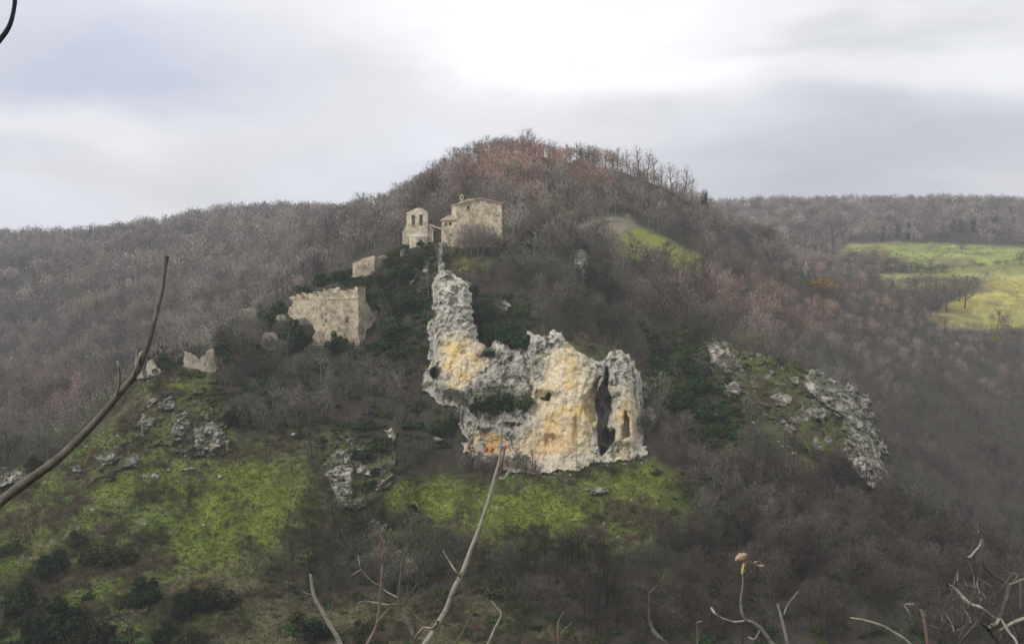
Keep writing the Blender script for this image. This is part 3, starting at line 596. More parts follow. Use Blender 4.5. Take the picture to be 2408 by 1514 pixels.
def zone_tint(p):
    x, y = W2P(p); n = len(p); dd_ = p[:, 1]
    t = np.ones((n, 3))*np.array([1.0, .95, .95])
    nn = fbm(p, 22, 3, off=8); n2 = fbm(p, 9, 2, off=18)
    nearz = sstep(262, 235, dd_)
    def mix(c, m):
        t[:] = t*(1-m[:, None])+np.array(c)*m[:, None]
    mix((.46, .48, .40), nearz)                                                      # darker olive grey scrub on the near slopes
    mix((.70, .68, .62), nearz*sstep(.05, .4, n2)*.6)
    mix((.72, .80, .56), sstep(-.05, .3, nn)*.6*sstep(420, 330, dd_))
    mix((1.22, 1.0, .90), sstep(.0, .4, n2)*.5*(1-nearz))
    mix((1.35, .84, .66), np.exp(-((x-1300)/260)**4-((y-410)/75)**4)*sstep(-.3, .1, fbm(p, 13, 3, off=28))*.9)
    mix((.74, .70, .69), np.exp(-((x-1560)/190)**2-((y-700)/110)**2)*.8*(1-nearz))
    mix((.80, .77, .77), np.exp(-((x-820)/150)**2-((y-560)/70)**2)*.8*(1-nearz))
    mix((.72, .70, .68), sstep(700, 850, y)*sstep(500, 300, x)*.8*(1-nearz))
    mix((1.2, .82, .72), np.exp(-((x-100)/110)**2-((y-940)/60)**2)*.6*(1-nearz))
    mix((1.15, .78, .66), np.exp(-((x-1950)/380)**2-((y-720)/75)**2)*.75)
    mix((.46, .40, .41), sstep(1500, 1900, x)*sstep(780, 1050, y)*.9)  # dimming toward the lower right painted into the tree tint
    mix((.44, .40, .35), sstep(1100, 1300, x)*sstep(1200, 1330, y)*.85)  # same painted dimming on the lower slope
    clump = 1+1.1*fbm(p, 7.5, 2, off=61)+.8*fbm(p, 20, 2, off=66)
    t *= np.clip(clump, .4, 1.6)[:, None]*rng.uniform(.75, 1.3, (n, 1))
    return t
def mk(p, smin, smax):
    n = len(p); s = rng.uniform(smin, smax, n); return np.stack([s*rng.uniform(.85, 1.15, n), s], 1), rng.uniform(0, 6.28, n)
# nearest slopes: low brushy trees; the 300 that show largest are single objects
pn = scatter(1, 5, 1.95, 4.)
xx, yy = W2P(pn)
inview = (xx > -20) & (xx < 2430) & (yy > 500) & (yy < 1514)
order = np.argsort(np.where(inview, pn[:, 1], 1e9)); sel = order[:0]
size_n, rot_n = mk(pn, .0, 1.); size_n = .36+.62*size_n**1.8; tint_n = zone_tint(pn)
cand = np.nonzero(inview)[0]; score = size_n[cand, 1]/pn[cand, 1]
sel = cand[np.argsort(-score)[:135]]
rest = np.setdiff1d(np.arange(len(pn)), sel)

mass('thicket', LOD1, pn[rest], size_n[rest], rot_n[rest], tint_n[rest], M_TWIG, 'grey brown leafless thicket covering the near slopes around the cliff', 'thicket')
def zone_label(x, y):
    if x > 1560 and y > 1250: return 'leafless grey brown tree in the dark thicket at the bottom right', 'leafless trees at the bottom right'
    if x > 1560: return 'leafless grey tree on the right hand spur below the crag', 'leafless trees on the right hand spur'
    if y > 1250 and x > 1000: return 'leafless brown tree in the brush below the cliff meadow', 'leafless trees below the cliff meadow'
    if y > 1200: return 'low leafless bush tree on the slope behind the saplings', 'low leafless trees on the left slope'
    return 'leafless grey tree between the ruins and the foot of the cliff', 'leafless trees between ruins and cliff foot'
def place_bare(p, sxy, sz, rz, tint, label, cat='tree', group=None, tall=False, name='bare_tree', k=None):
    V = BMESHT if tall else BMESH
    tr, cr = V[(k if k is not None else random.randrange(100)) % len(V)]
    e = empty(name, p, label, cat, group); e.scale = (sxy, sxy, sz); e.rotation_euler = (0, 0, rz)
    for nm, me in (('trunk', tr), ('crown', cr)):
        o = link(nm, me, M_TWIG, e); o.color = (*tint, 1)
    return e
for q in sel:
    lab, grp = zone_label(xx[q], yy[q])
    place_bare(pn[q], size_n[q, 0], size_n[q, 1], rot_n[q], tint_n[q], lab, 'tree', grp)
# main hill behind the cliff
pm = scatter(5, 8.6, 3.9, 7.)
sm_, rm = mk(pm, .5, 1.3); sm_ = np.where((W2P(pm)[0] > 1820)[:, None], sm_*.62, sm_); sm_ *= (1-.12*np.exp(-((pm[:, 1]-387)/26)**2))[:, None]
mass('hill_wood', LOD1, pm, sm_, rm, zone_tint(pm), M_TWIG, 'mauve and russet bare woodland covering the hill behind the castle', 'woodland')
# far slopes
pf = scatter(8.6, 12.6, 6.4, 9.)
sf, rf = mk(pf, .75, 1.6)
xf_ = W2P(pf)[0]; sf = np.where(((xf_ > 1850) & (pf[:, 1] < 620))[:, None], sf*.68, sf); lft = xf_ < 1000
for m, lab in ((lft, 'mauve grey bare woodland on the far left mountainside'), (~lft, 'mauve bare woodland on the far right plateau beyond the fields')):
    mass('distant_wood', LOD2, pf[m], sf[m], rf[m], zone_tint(pf[m]), M_TWIG, lab, 'woodland')
# grass tufts, low brush and loose stones on the near meadow
def scatter_w(wmap, n):
    wgt = (area*wmap*((cellT < 5.2) & (cellP > -60) & (cellP < 2470) & (cellY < 1600))).ravel()
    pick = rng.choice(len(wgt), n, p=wgt/wgt.sum()); i, j = np.unravel_index(pick, area.shape)
    return cell[i, j]+ex[i, j]*rng.random((n, 1))+ey[i, j]*rng.random((n, 1)), GR[i, j], bright[i, j]
def tuft(seed):
    r = np.random.default_rng(seed); n = 7; P = r.normal(size=(n, 3))*.16; P[:, 2] = -.05
    d = r.normal(size=(n, 3))*.5+np.array([0, 0, 1]); d /= np.linalg.norm(d, axis=1)[:, None]
    v, f = slivers(r, P, d, r.uniform(.2, .5, n), r.uniform(.08, .16, n)); return v, f, np.ones((len(v), 3))*np.repeat(r.uniform(.6, 1.3, n), 3)[:, None]
pg, gg, bb = scatter_w(GR[:-1, :-1]*np.where(cliffm, 0, 1), 42000)
nn = fbm(pg, 4, 3, off=44)[:, None]
tg = np.where(nn > .1, np.array([[.17, .14, .08]]), np.array([[.10, .13, .04]]))*(1-bb[:, None])+bb[:, None]*np.array([[.14, .18, .035]])
tg = tg*rng.uniform(.45, 1.5, (len(pg), 1))*(1+.5*fbm(pg, 1.8, 2, off=71))[:, None]
mass('meadow_grass', [tuft(k) for k in range(5)], pg, np.ones((len(pg), 2))*rng.uniform(.7, 1.4, (len(pg), 1)), rng.uniform(0, 6.28, len(pg)), tg, M_TWIG, 'rough olive and straw coloured grass on the near meadows', 'grass')
dm = sstep(-.1, .35, n_c[:-1, :-1])*np.clip(meadow[:-1, :-1]*(1-.8*bright[:-1, :-1])+mead2[:-1, :-1]+olive[:-1, :-1]*.6, 0, 1)*np.where(cliffm, 0, 1)
pb, _, _ = scatter_w(dm, 8500)
nb = fbm(pb, 6, 2, off=4)[:, None]
tb = np.where(nb > .05, np.array([[.85, .72, .52]]), np.array([[.42, .52, .26]]))*rng.uniform(.35, 1.5, (len(pb), 1))
mass('low_scrub', LOD1, pb, np.stack([rng.uniform(.12, .36, len(pb)), rng.uniform(.08, .22, len(pb))], 1), rng.uniform(0, 6.28, len(pb)), tb, M_TWIG, 'low brown and olive scrub dotted over the near meadows', 'scrub')
fw_ = (np.maximum.reduce([fieldA, fieldB, fieldC])[:-1, :-1]*area*(cellP < 2530)*sstep(-.1, .5, n_m[:-1, :-1]+.4)).ravel(); pk = rng.choice(len(fw_), 240, p=fw_/fw_.sum()); fi_, fj_ = np.unravel_index(pk, area.shape)
pfb = cell[fi_, fj_]+ex[fi_, fj_]*rng.random((240, 1))
mass('field_scrub', LOD2, pfb, np.stack([rng.uniform(.12, .5, 240), rng.uniform(.1, .3, 240)], 1), rng.uniform(0, 6, 240), np.array([[.7, .66, .5]])*rng.uniform(.5, 1.2, (240, 1)), M_TWIG, 'low scrub dotted over the right hand fields', 'scrub')
ps, _, _ = scatter_w(sstep(.1, .4, n_m[:-1, :-1]+.5*w1[:-1, :-1])*np.clip(meadow[:-1, :-1]+olive[:-1, :-1]*1.5, 0, 1)*np.where(cliffm, 0, 1), 260)
def stone(seed):
    r = np.random.default_rng(seed); v = np.array([[1,0,0],[-1,0,0],[0,1,0],[0,-1,0],[0,0,.8],[0,0,-.6],[.6,.6,.4],[-.6,.6,.3],[.6,-.6,.4],[-.6,-.6,.4]], float)*.3
    v += r.normal(size=v.shape)*.05
    f = np.array([[4,0,6],[4,6,2],[4,2,7],[4,7,1],[4,1,9],[4,9,3],[4,3,8],[4,8,0],[5,6,0],[5,2,6],[5,7,2],[5,1,7],[5,9,1],[5,3,9],[5,8,3],[5,0,8]])
    return v, f, np.ones((10, 3))
mass('loose_stones', [stone(k) for k in range(5)], ps, np.stack([.3+1.3*rng.random(len(ps))**3]*2, 1), rng.uniform(0, 6, len(ps)), np.array([[.42, .40, .36]])*rng.uniform(.6, 1.1, (len(ps), 1)), M_ROCK, 'pale loose stones strewn over the near meadows', 'stones')
# ------------------------------------------------------------------ evergreen bushes and ivy
DG = (.024, .044, .015)
def bush(x, y, rP, label, group=None, col=DG, t0=1., t1=5.4, aspect=1., cat='bush', front=0., name='evergreen_bush', k=None):
    g = ground(x, y+rP*.8*aspect, t0, t1)
    g[1] -= front
    s = rP/F*g[1]/2.0*1.3
    e = empty(name, g, label, cat, group); e.scale = (s, s, s*aspect); e.rotation_euler = (0, 0, random.uniform(0, 6))
    o = link('foliage', LMESH[(k if k is not None else random.randrange(99)) % 5], M_LEAF, e); v_ = random.uniform(.75, 1.35); o.color = (col[0]*v_*random.uniform(.9, 1.3), col[1]*v_, col[2]*v_, 1)
    o = link('stem', SMESH[random.randrange(3)], M_TWIG, e)
    return e
for a in [
    (125,1318,42,'dark round bush upper left of the lower left cluster'), (235,1290,40,'dark bush with olive top beside the leftmost round bush'),
    (290,1305,32,'olive green bush joined to the right of the dark bush pair'), (190,1262,26,'small olive bush above the dark bush pair'),
    (348,1385,44,'very dark round bush above the small white rock'), (440,1408,42,'dark bush left of the pair near the lower meadow edge'),
    (510,1392,42,'dark green bush on the right end of the lower left cluster'), (60,1400,48,'dark bush at the left edge near the bottom'),
    (160,1430,56,'large dark bush at the bottom left corner of the slope'), (90,1480,50,'dark bush low in the bottom left corner'),
    (215,1490,45,'dark bush at the bottom below the large corner bush'), (380,1480,34,'small dark bush below the white rock'), (445,1495,36,'small olive bush at the bottom left of centre'),
    (92,1085,24,'dark bush standing on the grey ledge behind the bough'), (975,1212,36,'dark bush in the middle of the cliff meadow'),
    (740,1470,40,'dark bush at the bottom behind the pale forked sapling'), (30,1280,26,'small olive bush at the far left edge'),
    (560,975,32,'dark bush right of the rounded boulder outcrop'), (1180,1370,34,'olive bush below the meadow right of the tall sapling'), (860,1470,30,'olive bush at the bottom behind the twin stems')]:
    bush(*a, group='dark bushes on the near slope', col=(.018, .027, .012) if 'olive' not in a[3] else (.04, .046, .018))
for a in [
    (702,782,36,'dark ivy bush against the left foot of the palace ruin', dict(front=1.5, t1=4.7)), (690,752,20,'smaller ivy clump hanging at the left corner of the palace ruin', dict(front=1.5, t1=4.7)),
    (792,796,22,'left lobe of the dark ivy pair below the palace windows', dict(front=3, t1=4.7, aspect=1.4)), (818,800,20,'right lobe of the dark ivy pair below the palace windows', dict(front=3, t1=4.7, aspect=1.2)),
    (622,722,30,'dark ivy clump above the grey ruined tower', {}), (655,712,24,'ivy clump between grey tower and palace ruin', {}),
    (545,752,24,'bright olive bush left of the grey ruined tower', dict(col=(.07, .11, .02))), (545,785,26,'bright green rounded bush below the olive one', dict(col=(.06, .10, .025))),
    (595,800,26,'dark ivy right of the bright green bush', {}), (520,770,20,'dark ivy left of the bright green bush', {}), (580,765,20,'mid green ivy over the foot of the grey tower', dict(col=(.04, .07, .025))),
    (445,812,24,'dark ivy bush above the v shaped ruin', {}), (400,835,30,'dark ivy bush between the two leftmost ruins', {}), (375,870,20,'dark ivy beside the leftmost ruin', {}), (475,818,20,'dark ivy filling the notch of the v shaped ruin', dict(col=(.05, .05, .03))),
    (720,662,24,'dark ivy above the palace left wing', dict(t0=4.2)), (760,650,26,'dark green ivy bank above the palace', dict(t0=4.2)), (800,640,24,'ivy bank below the roofless house', dict(t0=4.2)),
    (880,650,34,'large ivy mass right of the roofless house', dict(t0=4.2)), (900,700,40,'large ivy mass right of the palace top', {}), (945,640,36,'dark ivy mass below the church terrace', dict(t0=4.)),
    (925,760,38,'dark ivy mass right of the palace side wall', {}), (960,700,34,'dark ivy mass in the gully left of the cliff crest', {}), (985,610,22,'ivy just under the church terrace', dict(t0=4.)), (915,610,20,'ivy clump above the roofless house', dict(t0=4.2)),
    (900,800,30,'ivy mass below the palace side wall', {}), (870,690,20,'ivy leaning on the palace right corner', {}), (940,820,30,'lower ivy mass in the gully', dict(col=(.035, .05, .03))),
    (1122,720,26,'ivy hugging the right side of the upper rock pillar', dict(front=6)), (1112,680,20,'ivy at the shoulder of the upper rock pillar', dict(front=6)), (1075,662,14,'small bush on the top of the rock pillar', dict(front=3)), (1165,770,38,'ivy mass on the cliff top left of centre', dict(front=5)), (1212,775,38,'ivy mass on the cliff top', dict(front=5)), (1135,735,24,'ivy beside the upper rock rib', dict(front=3)), (1225,795,20,'ivy spilling over the cliff rim', dict(front=3)), (1120,775,16,'small ivy clump on the cliff shoulder', dict(front=4)),
    (860,1065,24,'ivy right of the grey pillar', {}), (890,1040,30,'ivy above the broad pale rock', {}), (870,1140,22,'ivy below the broad pale rock', {}), (1030,1000,30,'dark bush left of the cliff foot', {}), (1060,985,24,'dark bush under the cliff cave', {}),
    (1185,940,38,'dark bush on the ledge in the middle of the cliff', dict(dc=1)), (1225,940,34,'right part of the dark ledge bush on the cliff', dict(dc=1)), (1145,948,32,'left part of the dark ledge bush on the cliff', dict(dc=1)), (1290,930,17,'small bush on the cliff face', dict(dc=1)),
    (1150,828,14,'small ivy patch on the left cliff face', dict(dc=1)), (1112,950,28,'ledge bush at the cliff left foot', dict(dc=1)),
    (1590,930,36,'dark green bush in the gully right of the cliff', dict(col=(.025, .05, .025))), (1640,900,34,'dark green bush on the spur side of the gully', {}), (1560,860,34,'dark green bush above the gully', {}), (1620,850,30,'dark green bush near the spur top', {}), (1660,960,34,'dark bush on the left flank of the right spur', {}), (1540,800,26,'dark bush behind the cliff top', {}), (1690,1000,30,'dark bush lower on the left flank of the spur', {}),
    (2150,1185,34,'green bush below the foot of the curved crag', dict(col=(.035, .065, .02))), (2200,1210,34,'green bush at the end of the right spur', dict(col=(.03, .06, .02))), (2110,1160,24,'green bush at the foot of the curved crag', {}),
    (1370,570,20,'dark bush under the curved rock ledge', dict(t0=4.6, t1=7, col=(.03, .028, .02))), (1250,560,26,'dark purple bush right of the square house', dict(t0=4.6, t1=7, col=(.04, .035, .03))), (1330,560,24,'dark bush between house and curved ledge', dict(t0=4.6, t1=7, col=(.035, .03, .025))),
    (990,570,10,'small green bush against the church apse', dict(t0=4.3, t1=6, front=3)),
    ]:
    x, y, r, lab, kw = a; kw = dict(kw); dc = kw.pop('dc', 0)
    e = bush(x, y, r, lab, group='ivy and evergreen bushes around ruins and cliff', **kw)
    if dc:
        d = float(cl_d(np.array(x), np.array(y)))-2.2; p = P2W(x, y+r*.7, d); e.location = p; s = r/F*d/2*1.1; e.scale = (s*1.25, s*.7, s)
LVL = [leafy(340+k, 2, 1.3, 320, .42, (.85, 1, .8), 9) for k in range(4)]
pi_, _, _ = scatter_w(ivyw, 3000)
ni = fbm(pi_, 7, 2, off=14)[:, None]; ti = np.where(ni > .12, np.array([[.062, .068, .024]]), np.array([[.030, .060, .019]]))*rng.uniform(.6, 1.6, (len(pi_), 1))
si = .3+.75*rng.random(len(pi_))**1.6
mass('ivy_undergrowth', LVL, pi_-np.array([0, 0, .3]), np.stack([si, si*rng.uniform(.7, 1.2, len(si))], 1), rng.uniform(0, 6, len(si)), ti, M_LEAF, 'dark ivy and bramble undergrowth around the ruins, the cliff and the gullies', 'undergrowth')
wsp = np.maximum(olive[:-1, :-1]*(cellP > 1600), meadow[:-1, :-1]*(cellP < 560)*(cellY < 1130)*.5)*sstep(-.05, .25, n_m[:-1, :-1])
pq, _, _ = scatter_w(wsp, 420); sq_ = .5+2.6*rng.random(len(pq))**2.5
mass('rock_debris', [stone(20+k) for k in range(6)], pq, np.stack([sq_, sq_*.8], 1), rng.uniform(0, 6, len(pq)), np.array([[.34, .33, .29]])*rng.uniform(.5, 1.15, (len(pq), 1)), M_ROCK, 'broken grey rock debris on the right spur and the left knoll', 'stones')
FOOT = [(1070,950),(1095,990),(1110,1030),(1105,1062),(1169,1092),(1223,1110),(1290,1106),(1358,1102),(1409,1087),(1487,1075),(1522,1064)]
ft = np.array(FOOT, float); pf_ = []
for q in range(230):
    u_ = rng.random()*(len(ft)-1); i_ = int(u_); P_ = ft[i_]*(1-u_+i_)+ft[i_+1]*(u_-i_); pf_.append(ground(P_[0], P_[1]+4+abs(rng.normal())*9, 1, 5))
pf_ = np.array(pf_); sf_ = .35+1.7*rng.random(len(pf_))**3
mass('scree', [stone(40+k) for k in range(6)], pf_, np.stack([sf_, sf_*.8], 1), rng.uniform(0, 6, len(pf_)), np.array([[.45, .41, .33]])*rng.uniform(.5, 1.1, (len(pf_), 1)), M_ROCK, 'pale scree and fallen blocks along the foot of the main cliff', 'stones')
pk_ = np.array([ground(x_, y_, 1, 5) for x_, y_ in [(rng.uniform(1085, 1265), rng.uniform(1098, 1128)) for q in range(46)]+[(rng.uniform(1265, 1520), rng.uniform(1100, 1125)) for q in range(26)]])
nk_ = len(pk_); hk_ = np.where(np.arange(nk_) < 46, rng.uniform(.28, .62, nk_), rng.uniform(.08, .18, nk_))
mass('foot_scrub', LOD1, pk_, np.stack([hk_, hk_], 1), rng.uniform(0, 6, nk_), np.array([[.85, .74, .72]])*rng.uniform(.6, 1.2, (nk_, 1)), M_TWIG, 'mauve leafless scrub against the foot of the orange stained rock', 'scrub')
# ------------------------------------------------------------------ single trees that stand out
def tree_at(x, ytop, label, group=None, t0=7.8, t1=8.4, tint=(1, .95, .95), tall=False, wide=1., ybase=None, crest=True, name='bare_tree', k=None):
    i = int(np.argmin(np.abs(COLX-x))); j0, j1 = np.searchsorted(tt, t0), np.searchsorted(tt, t1)
    if crest: j = j0+int(np.argmin(PY[i, j0:j1])); g = T[i, j].copy()
    else: g = ground(x, ybase, t0, t1)
    by = W2P(g)[1]; h = max((by-ytop+(7 if crest else 0))/F*g[1], 1.5)
    H = 9. if tall else 8.
    s = h/H*1.0
    g[2] -= .3
    return place_bare(g, s*wide, s, random.uniform(0, 6), tint, label, 'tree', group, tall, name, k)
for x, yt, tall, wd in [(855,455,0,1.6),(939,431,0,1.2),(1000,405,0,1.),(1022,379,0,1.1),(1045,375,0,1.),(1066,348,0,1.1),(1090,350,0,1.),(1114,334,0,1.2),(1135,332,0,1.),(1150,322,0,1.1),(1170,328,0,1.),(1190,320,0,1.1),(1215,330,0,1.),
        (1030,398,0,1.),(1078,360,0,1.1),(1102,345,0,1.2),(1125,338,0,1.),(1160,330,0,1.2),(1205,328,0,1.1),(1230,322,0,1.),(1262,332,0,1.2),(1278,345,0,1.2),(960,428,0,1.),(975,415,0,1.1),(1306,350,0,1.2),(1332,350,0,1.1),(1380,345,0,1.2),(1410,352,0,1.),(1440,356,0,1.1),
        (1293,346,0,1.1),(1320,352,0,1.),(1345,350,0,1.),(1365,339,0,1.),(1397,346,0,1.1),(1425,352,0,1.)]:
    tree_at(x, yt, 'misty bare tree along the left and top of the hill skyline', 'skyline trees on the hill top', wide=wd, tall=bool(tall), tint=tuple(random.uniform(.85, 1.2)*q for q in (1.05, 1., 1.)))
tree_at(1244, 304, 'tallest bare tree on the very top of the hill', wide=.95, tint=(1.1, 1.05, 1.05), k=2)
for x, yt in [(1453,348),(1478,352),(1505,343),(1522,352),(1540,363),(1556,385),(1580,380),(1608,391),(1625,420),(1590,400),(1465,362)]:
    tree_at(x, yt, 'slender bare tree on the hill skyline falling to the right', 'slender skyline trees on the right of the hill', tall=True, tint=(.8, .76, .76), wide=.95)
for x, yb, yt in [(1096,600,530),(1110,596,521),(1126,600,520),(1142,598,528),(1158,600,535),(1174,596,542),(1190,600,540),(1084,604,556),(1134,606,545),(1108,608,550),(1168,608,556),(1200,590,548)]:
    tree_at(x, yt, 'pale bare tree growing right in front of the square stone house', 'bare trees before the square house', t0=4.0, t1=6.2, crest=False, ybase=yb, tint=(1.15, 1.06, 1.0), wide=1.35)
for x, yb, yt in [(585,812,738),(610,800,742),(630,835,770),(600,828,765),(570,822,755),(665,800,745),(655,845,790)]:
    tree_at(x, yt, 'grey bare tree growing in front of the broken grey tower', 'bare trees before the grey tower', t0=3.5, t1=5.3, crest=False, ybase=yb, tint=(1.1, 1.08, 1.0), wide=1.)
e = tree_at(1264, 425, 'thin pale birch like trunk on the hillside above the square house', t0=6.8, t1=8, crest=False, ybase=478, tall=True, tint=(2.6, 2.5, 2.3), wide=.6)
def conifer(seed, h=8., r0=1.5, n=700):
    r = np.random.default_rng(seed); z = r.uniform(.06, 1, n); a = r.uniform(0, 6.28, n); rr = r0*(1-z)**.8*r.uniform(.5, 1.1, n)*(1+.25*np.sin(z*40))
    P = np.stack([np.cos(a)*rr, np.sin(a)*rr, z*h], 1); d = np.stack([np.cos(a), np.sin(a), -.1+0*a], 1)+r.normal(size=(n, 3))*.4; d /= np.linalg.norm(d, axis=1)[:, None]
    v, f = slivers(r, P-d*.2, d, r.uniform(.4, .9, n), r.uniform(.25, .45, n)); return v, f, np.ones((len(v), 3))*np.repeat(r.uniform(.5, 1.5, n), 3)[:, None]
CONM = mesh_np('crown', *leafy(505, 1.25, 6.2, 1200, .4, (.9, 1, .8), 12)); CTR = mesh_np('trunk', *join([(*tube([[0,0,-.6],[0,0,4],[0,0,7.8]], [.16, .1, .02], 5), np.array([.09, .07, .05]))]))
def conifer_at(x, ytop, ybase, label, t0, t1, col=(.02, .035, .02), wide=1., crest=False, group=None):
    if crest:
        i = int(np.argmin(np.abs(COLX-x))); j0, j1 = np.searchsorted(tt, t0), np.searchsorted(tt, t1); g = T[i, j0+int(np.argmin(PY[i, j0:j1]))].copy()
    else: g = ground(x, ybase, t0, t1)
    by = W2P(g)[1]; s = max((by-ytop)/F*g[1], 2)/8
    e = empty('evergreen_tree', g, label, 'tree', group); e.scale = (s*wide, s*wide, s); e.rotation_euler = (0, 0, random.uniform(0, 6))
    link('trunk', CTR, M_TWIG, e); o = link('crown', CONM, M_LEAF, e); o.color = (*col, 1)
conifer_at(1656, 446, 500, 'dark narrow evergreen standing alone at the foot of the hill skyline', 7.8, 8.4, wide=1.3, crest=True)
for x, yt, yb, lab in [(2240,512,548,'leftmost dark evergreen of the group at the edge of the upper field'),(2262,515,550,'dark evergreen beside the leftmost one at the upper field'),(2290,512,545,'lone dark evergreen between two clusters at the upper field'),(2337,505,545,'dark evergreen left of a pale trunk by the right edge'),(2385,508,543,'rightmost dark evergreen at the upper field'),
        (2110,525,558,'slim dark evergreen above the middle of the upper field'),(2135,520,562,'second slim dark evergreen above the upper field'),(2075,530,570,'dark evergreen above the left end of the upper field')]:
    conifer_at(x, yt, yb, lab, 10.3, 12.2, wide=1.1, group='dark evergreens along the upper field edge')
for x, yt, yb, wd, tint, lab in [(1960,510,590,1.5,(.62,.62,.58),'big dark rounded bare tree left of the upper field'),(1915,515,590,1.2,(1.0,.95,.95),'pale bare tree beside the big dark rounded one'),(2060,570,630,1.2,(1.15,.8,.6),'russet bush like tree in the middle of the field hedge'),(2085,585,632,1.,(.8,.8,.5),'olive bare tree right of the russet tree'),(2110,590,640,1.,(.7,.75,.5),'small olive tree at the hedge end'),
        (2230,655,735,1.6,(.7,.68,.62),'big grey bare tree in the hollow left of the yellow field'),(2270,650,725,1.4,(.72,.70,.66),'grey bare tree in the hollow touching the yellow field'),(2190,675,745,1.5,(.66,.64,.6),'dark bare tree at the left of the field hollow'),(2160,620,642,1.8,(.6,.58,.52),'dark hedge tree under the upper field'),(2200,622,646,1.8,(.62,.6,.54),'dark rounded hedge tree right end of the hedge'),(2345,720,775,1.3,(.6,.62,.4),'olive tree at the bottom of the yellow field'),
        (2260,570,595,1.5,(.7,.62,.6),'dark bare bush standing in the upper field'),(2400,590,625,1.6,(.6,.55,.55),'dark bare tree at the right edge between the fields'),(1900,650,700,1.6,(1.0,.8,.7),'pinkish bare tree left of the orange crowned tree')]:
    tree_at(x, yt, lab, 'trees among the right hand fields', t0=8.2, t1=12, crest=False, ybase=yb, tint=tint, wide=wd)
hr = random.Random(3)
def along(line, stepP, w_, hmin, hmax, lab, grp, tint):
    for (xa, ya), (xb, yb) in zip(line[:-1], line[1:]):
        n_ = max(1, int(abs(xb-xa)/stepP))
        for q in range(n_):
            t_ = (q+hr.random()*.8)/n_; x, y = xa+(xb-xa)*t_+hr.uniform(-3, 3), ya+(yb-ya)*t_+hr.uniform(-w_, w_); h_ = hr.uniform(hmin, hmax); b = hr.uniform(.7, 1.3)
            tree_at(x, y-h_, lab, grp, t0=8.2, t1=12, crest=False, ybase=y, tint=tuple(b*c for c in tint), wide=hr.uniform(1.7, 2.5))
along([(1960,606),(2060,625),(2130,640),(2235,642)], 9, 3, 16, 30, 'low dark bare tree in the hedge below the upper field', 'hedge trees below the upper field', (.62, .58, .52))
along([(2240,634),(2330,626),(2410,616)], 16, 2, 10, 18, 'small dark bush in the thin hedge between the fields', 'bushes in the thin hedge between the fields', (.6, .56, .5))
for yy_, xr_ in ((684, 2310), (704, 2268), (724, 2218), (742, 2172)): along([(2125,yy_),(xr_,yy_)], 15, 6, 28, 46, 'grey bare tree in the hollow left of the yellow field', 'bare trees in the hollow by the yellow field', (.74, .72, .68))
def leaf_tree(x, ytop, ybase, col, lab, t0, t1, wide=1.):
    g = ground(x, ybase, t0, t1); h = (ybase-ytop)/F*g[1]; s = h/2/1.6
    e = empty('leafy_tree', g, lab, 'tree'); e.scale = (s*wide, s*wide, s)
    o = link('crown', LMESH[2], M_LEAF, e, (0, 0, .5)); o.color = (*col, 1); link('trunk', SMESH[1], M_TWIG, e)
leaf_tree(205, 695, 728, (.42, .42, .05), 'bright yellow leaved tree alone in the left woodland', 6.2, 9, .9)
leaf_tree(1932, 655, 705, (.30, .16, .06), 'orange crowned tree on the slope left of the yellow field', 7.6, 9.5)
leaf_tree(2335, 778, 808, (.25, .18, .03), 'small golden shrub below the yellow field', 6.5, 9, .8)
leaf_tree(1360, 372, 392, (.06, .08, .03), 'small green tree near the top of the hill', 7, 8, 1.2)
leaf_tree(1128, 618, 648, (.28, .30, .03), 'bright yellow green shrub on the grass below the square house', 4.1, 5.6, .9)
# ------------------------------------------------------------------ buildings
def plane_pt(x, y, anchor, yaw):
    n = np.array([-math.sin(yaw), math.cos(yaw), 0]); r = P2W(x, y, 1.); return r*(anchor@n)/(r@n)
def wallpoly(name, outer, holes, anchor, yaw, thick, parent, col, jag=0., mat=None):
    """an upright wall with openings; the outline lies on a plane through anchor turned by yaw, thickness runs backwards"""
    e1 = np.array([math.cos(yaw), math.sin(yaw), 0]); n = np.array([-math.sin(yaw), math.cos(yaw), 0])
    cu = bpy.data.curves.new('tmp', 'CURVE'); cu.dimensions = '2D'; cu.fill_mode = 'BOTH'; cu.extrude = thick/2
    r = random.Random(len(outer)*7+int(outer[0][0]))
    for k, poly in enumerate([outer]+list(holes)):
        pts = []
        for i, (x, y) in enumerate(poly):
            p = plane_pt(x, y, anchor, yaw); q = (float((p-anchor)@e1), float(p[2]-anchor[2]))
            if k == 0 and jag:
                x2, y2 = poly[(i+1) % len(poly)]; p2 = plane_pt(x2, y2, anchor, yaw); q2 = (float((p2-anchor)@e1), float(p2[2]-anchor[2]))
                m = max(1, int(math.hypot(q2[0]-q[0], q2[1]-q[1])/.5))
                for s in range(m):
                    t = s/m; pts.append((q[0]*(1-t)+q2[0]*t+r.uniform(-jag, jag), q[1]*(1-t)+q2[1]*t+r.uniform(-jag, jag)))
            else: pts.append(q)
        sp = cu.splines.new('POLY'); sp.points.add(len(pts)-1); sp.use_cyclic_u = True
        for i, q in enumerate(pts): sp.points[i].co = (q[0], q[1], 0, 1)
    tmp = bpy.data.objects.new('tmp', cu); me = bpy.data.meshes.new_from_object(tmp)
    bpy.data.objects.remove(tmp); bpy.data.curves.remove(cu)
    c = np.zeros(len(me.vertices)*3); me.vertices.foreach_get('co', c); c = c.reshape(-1, 3)
    W = anchor+c[:, :1]*e1+c[:, 1:2]*np.array([0, 0, 1])+(thick/2-c[:, 2:3])*n
    pl = np.array(parent.location) if parent else 0
    me.vertices.foreach_set('co', (W-pl).ravel()); me.name = name
    at = me.color_attributes.new('Col', 'FLOAT_COLOR', 'POINT'); cc = np.ones((len(W), 4)); cc[:, :3] = col; at.data.foreach_set('color', cc.ravel())
    me.materials.clear(); me.update()
    return link(name, me, mat or M_WALL, parent)
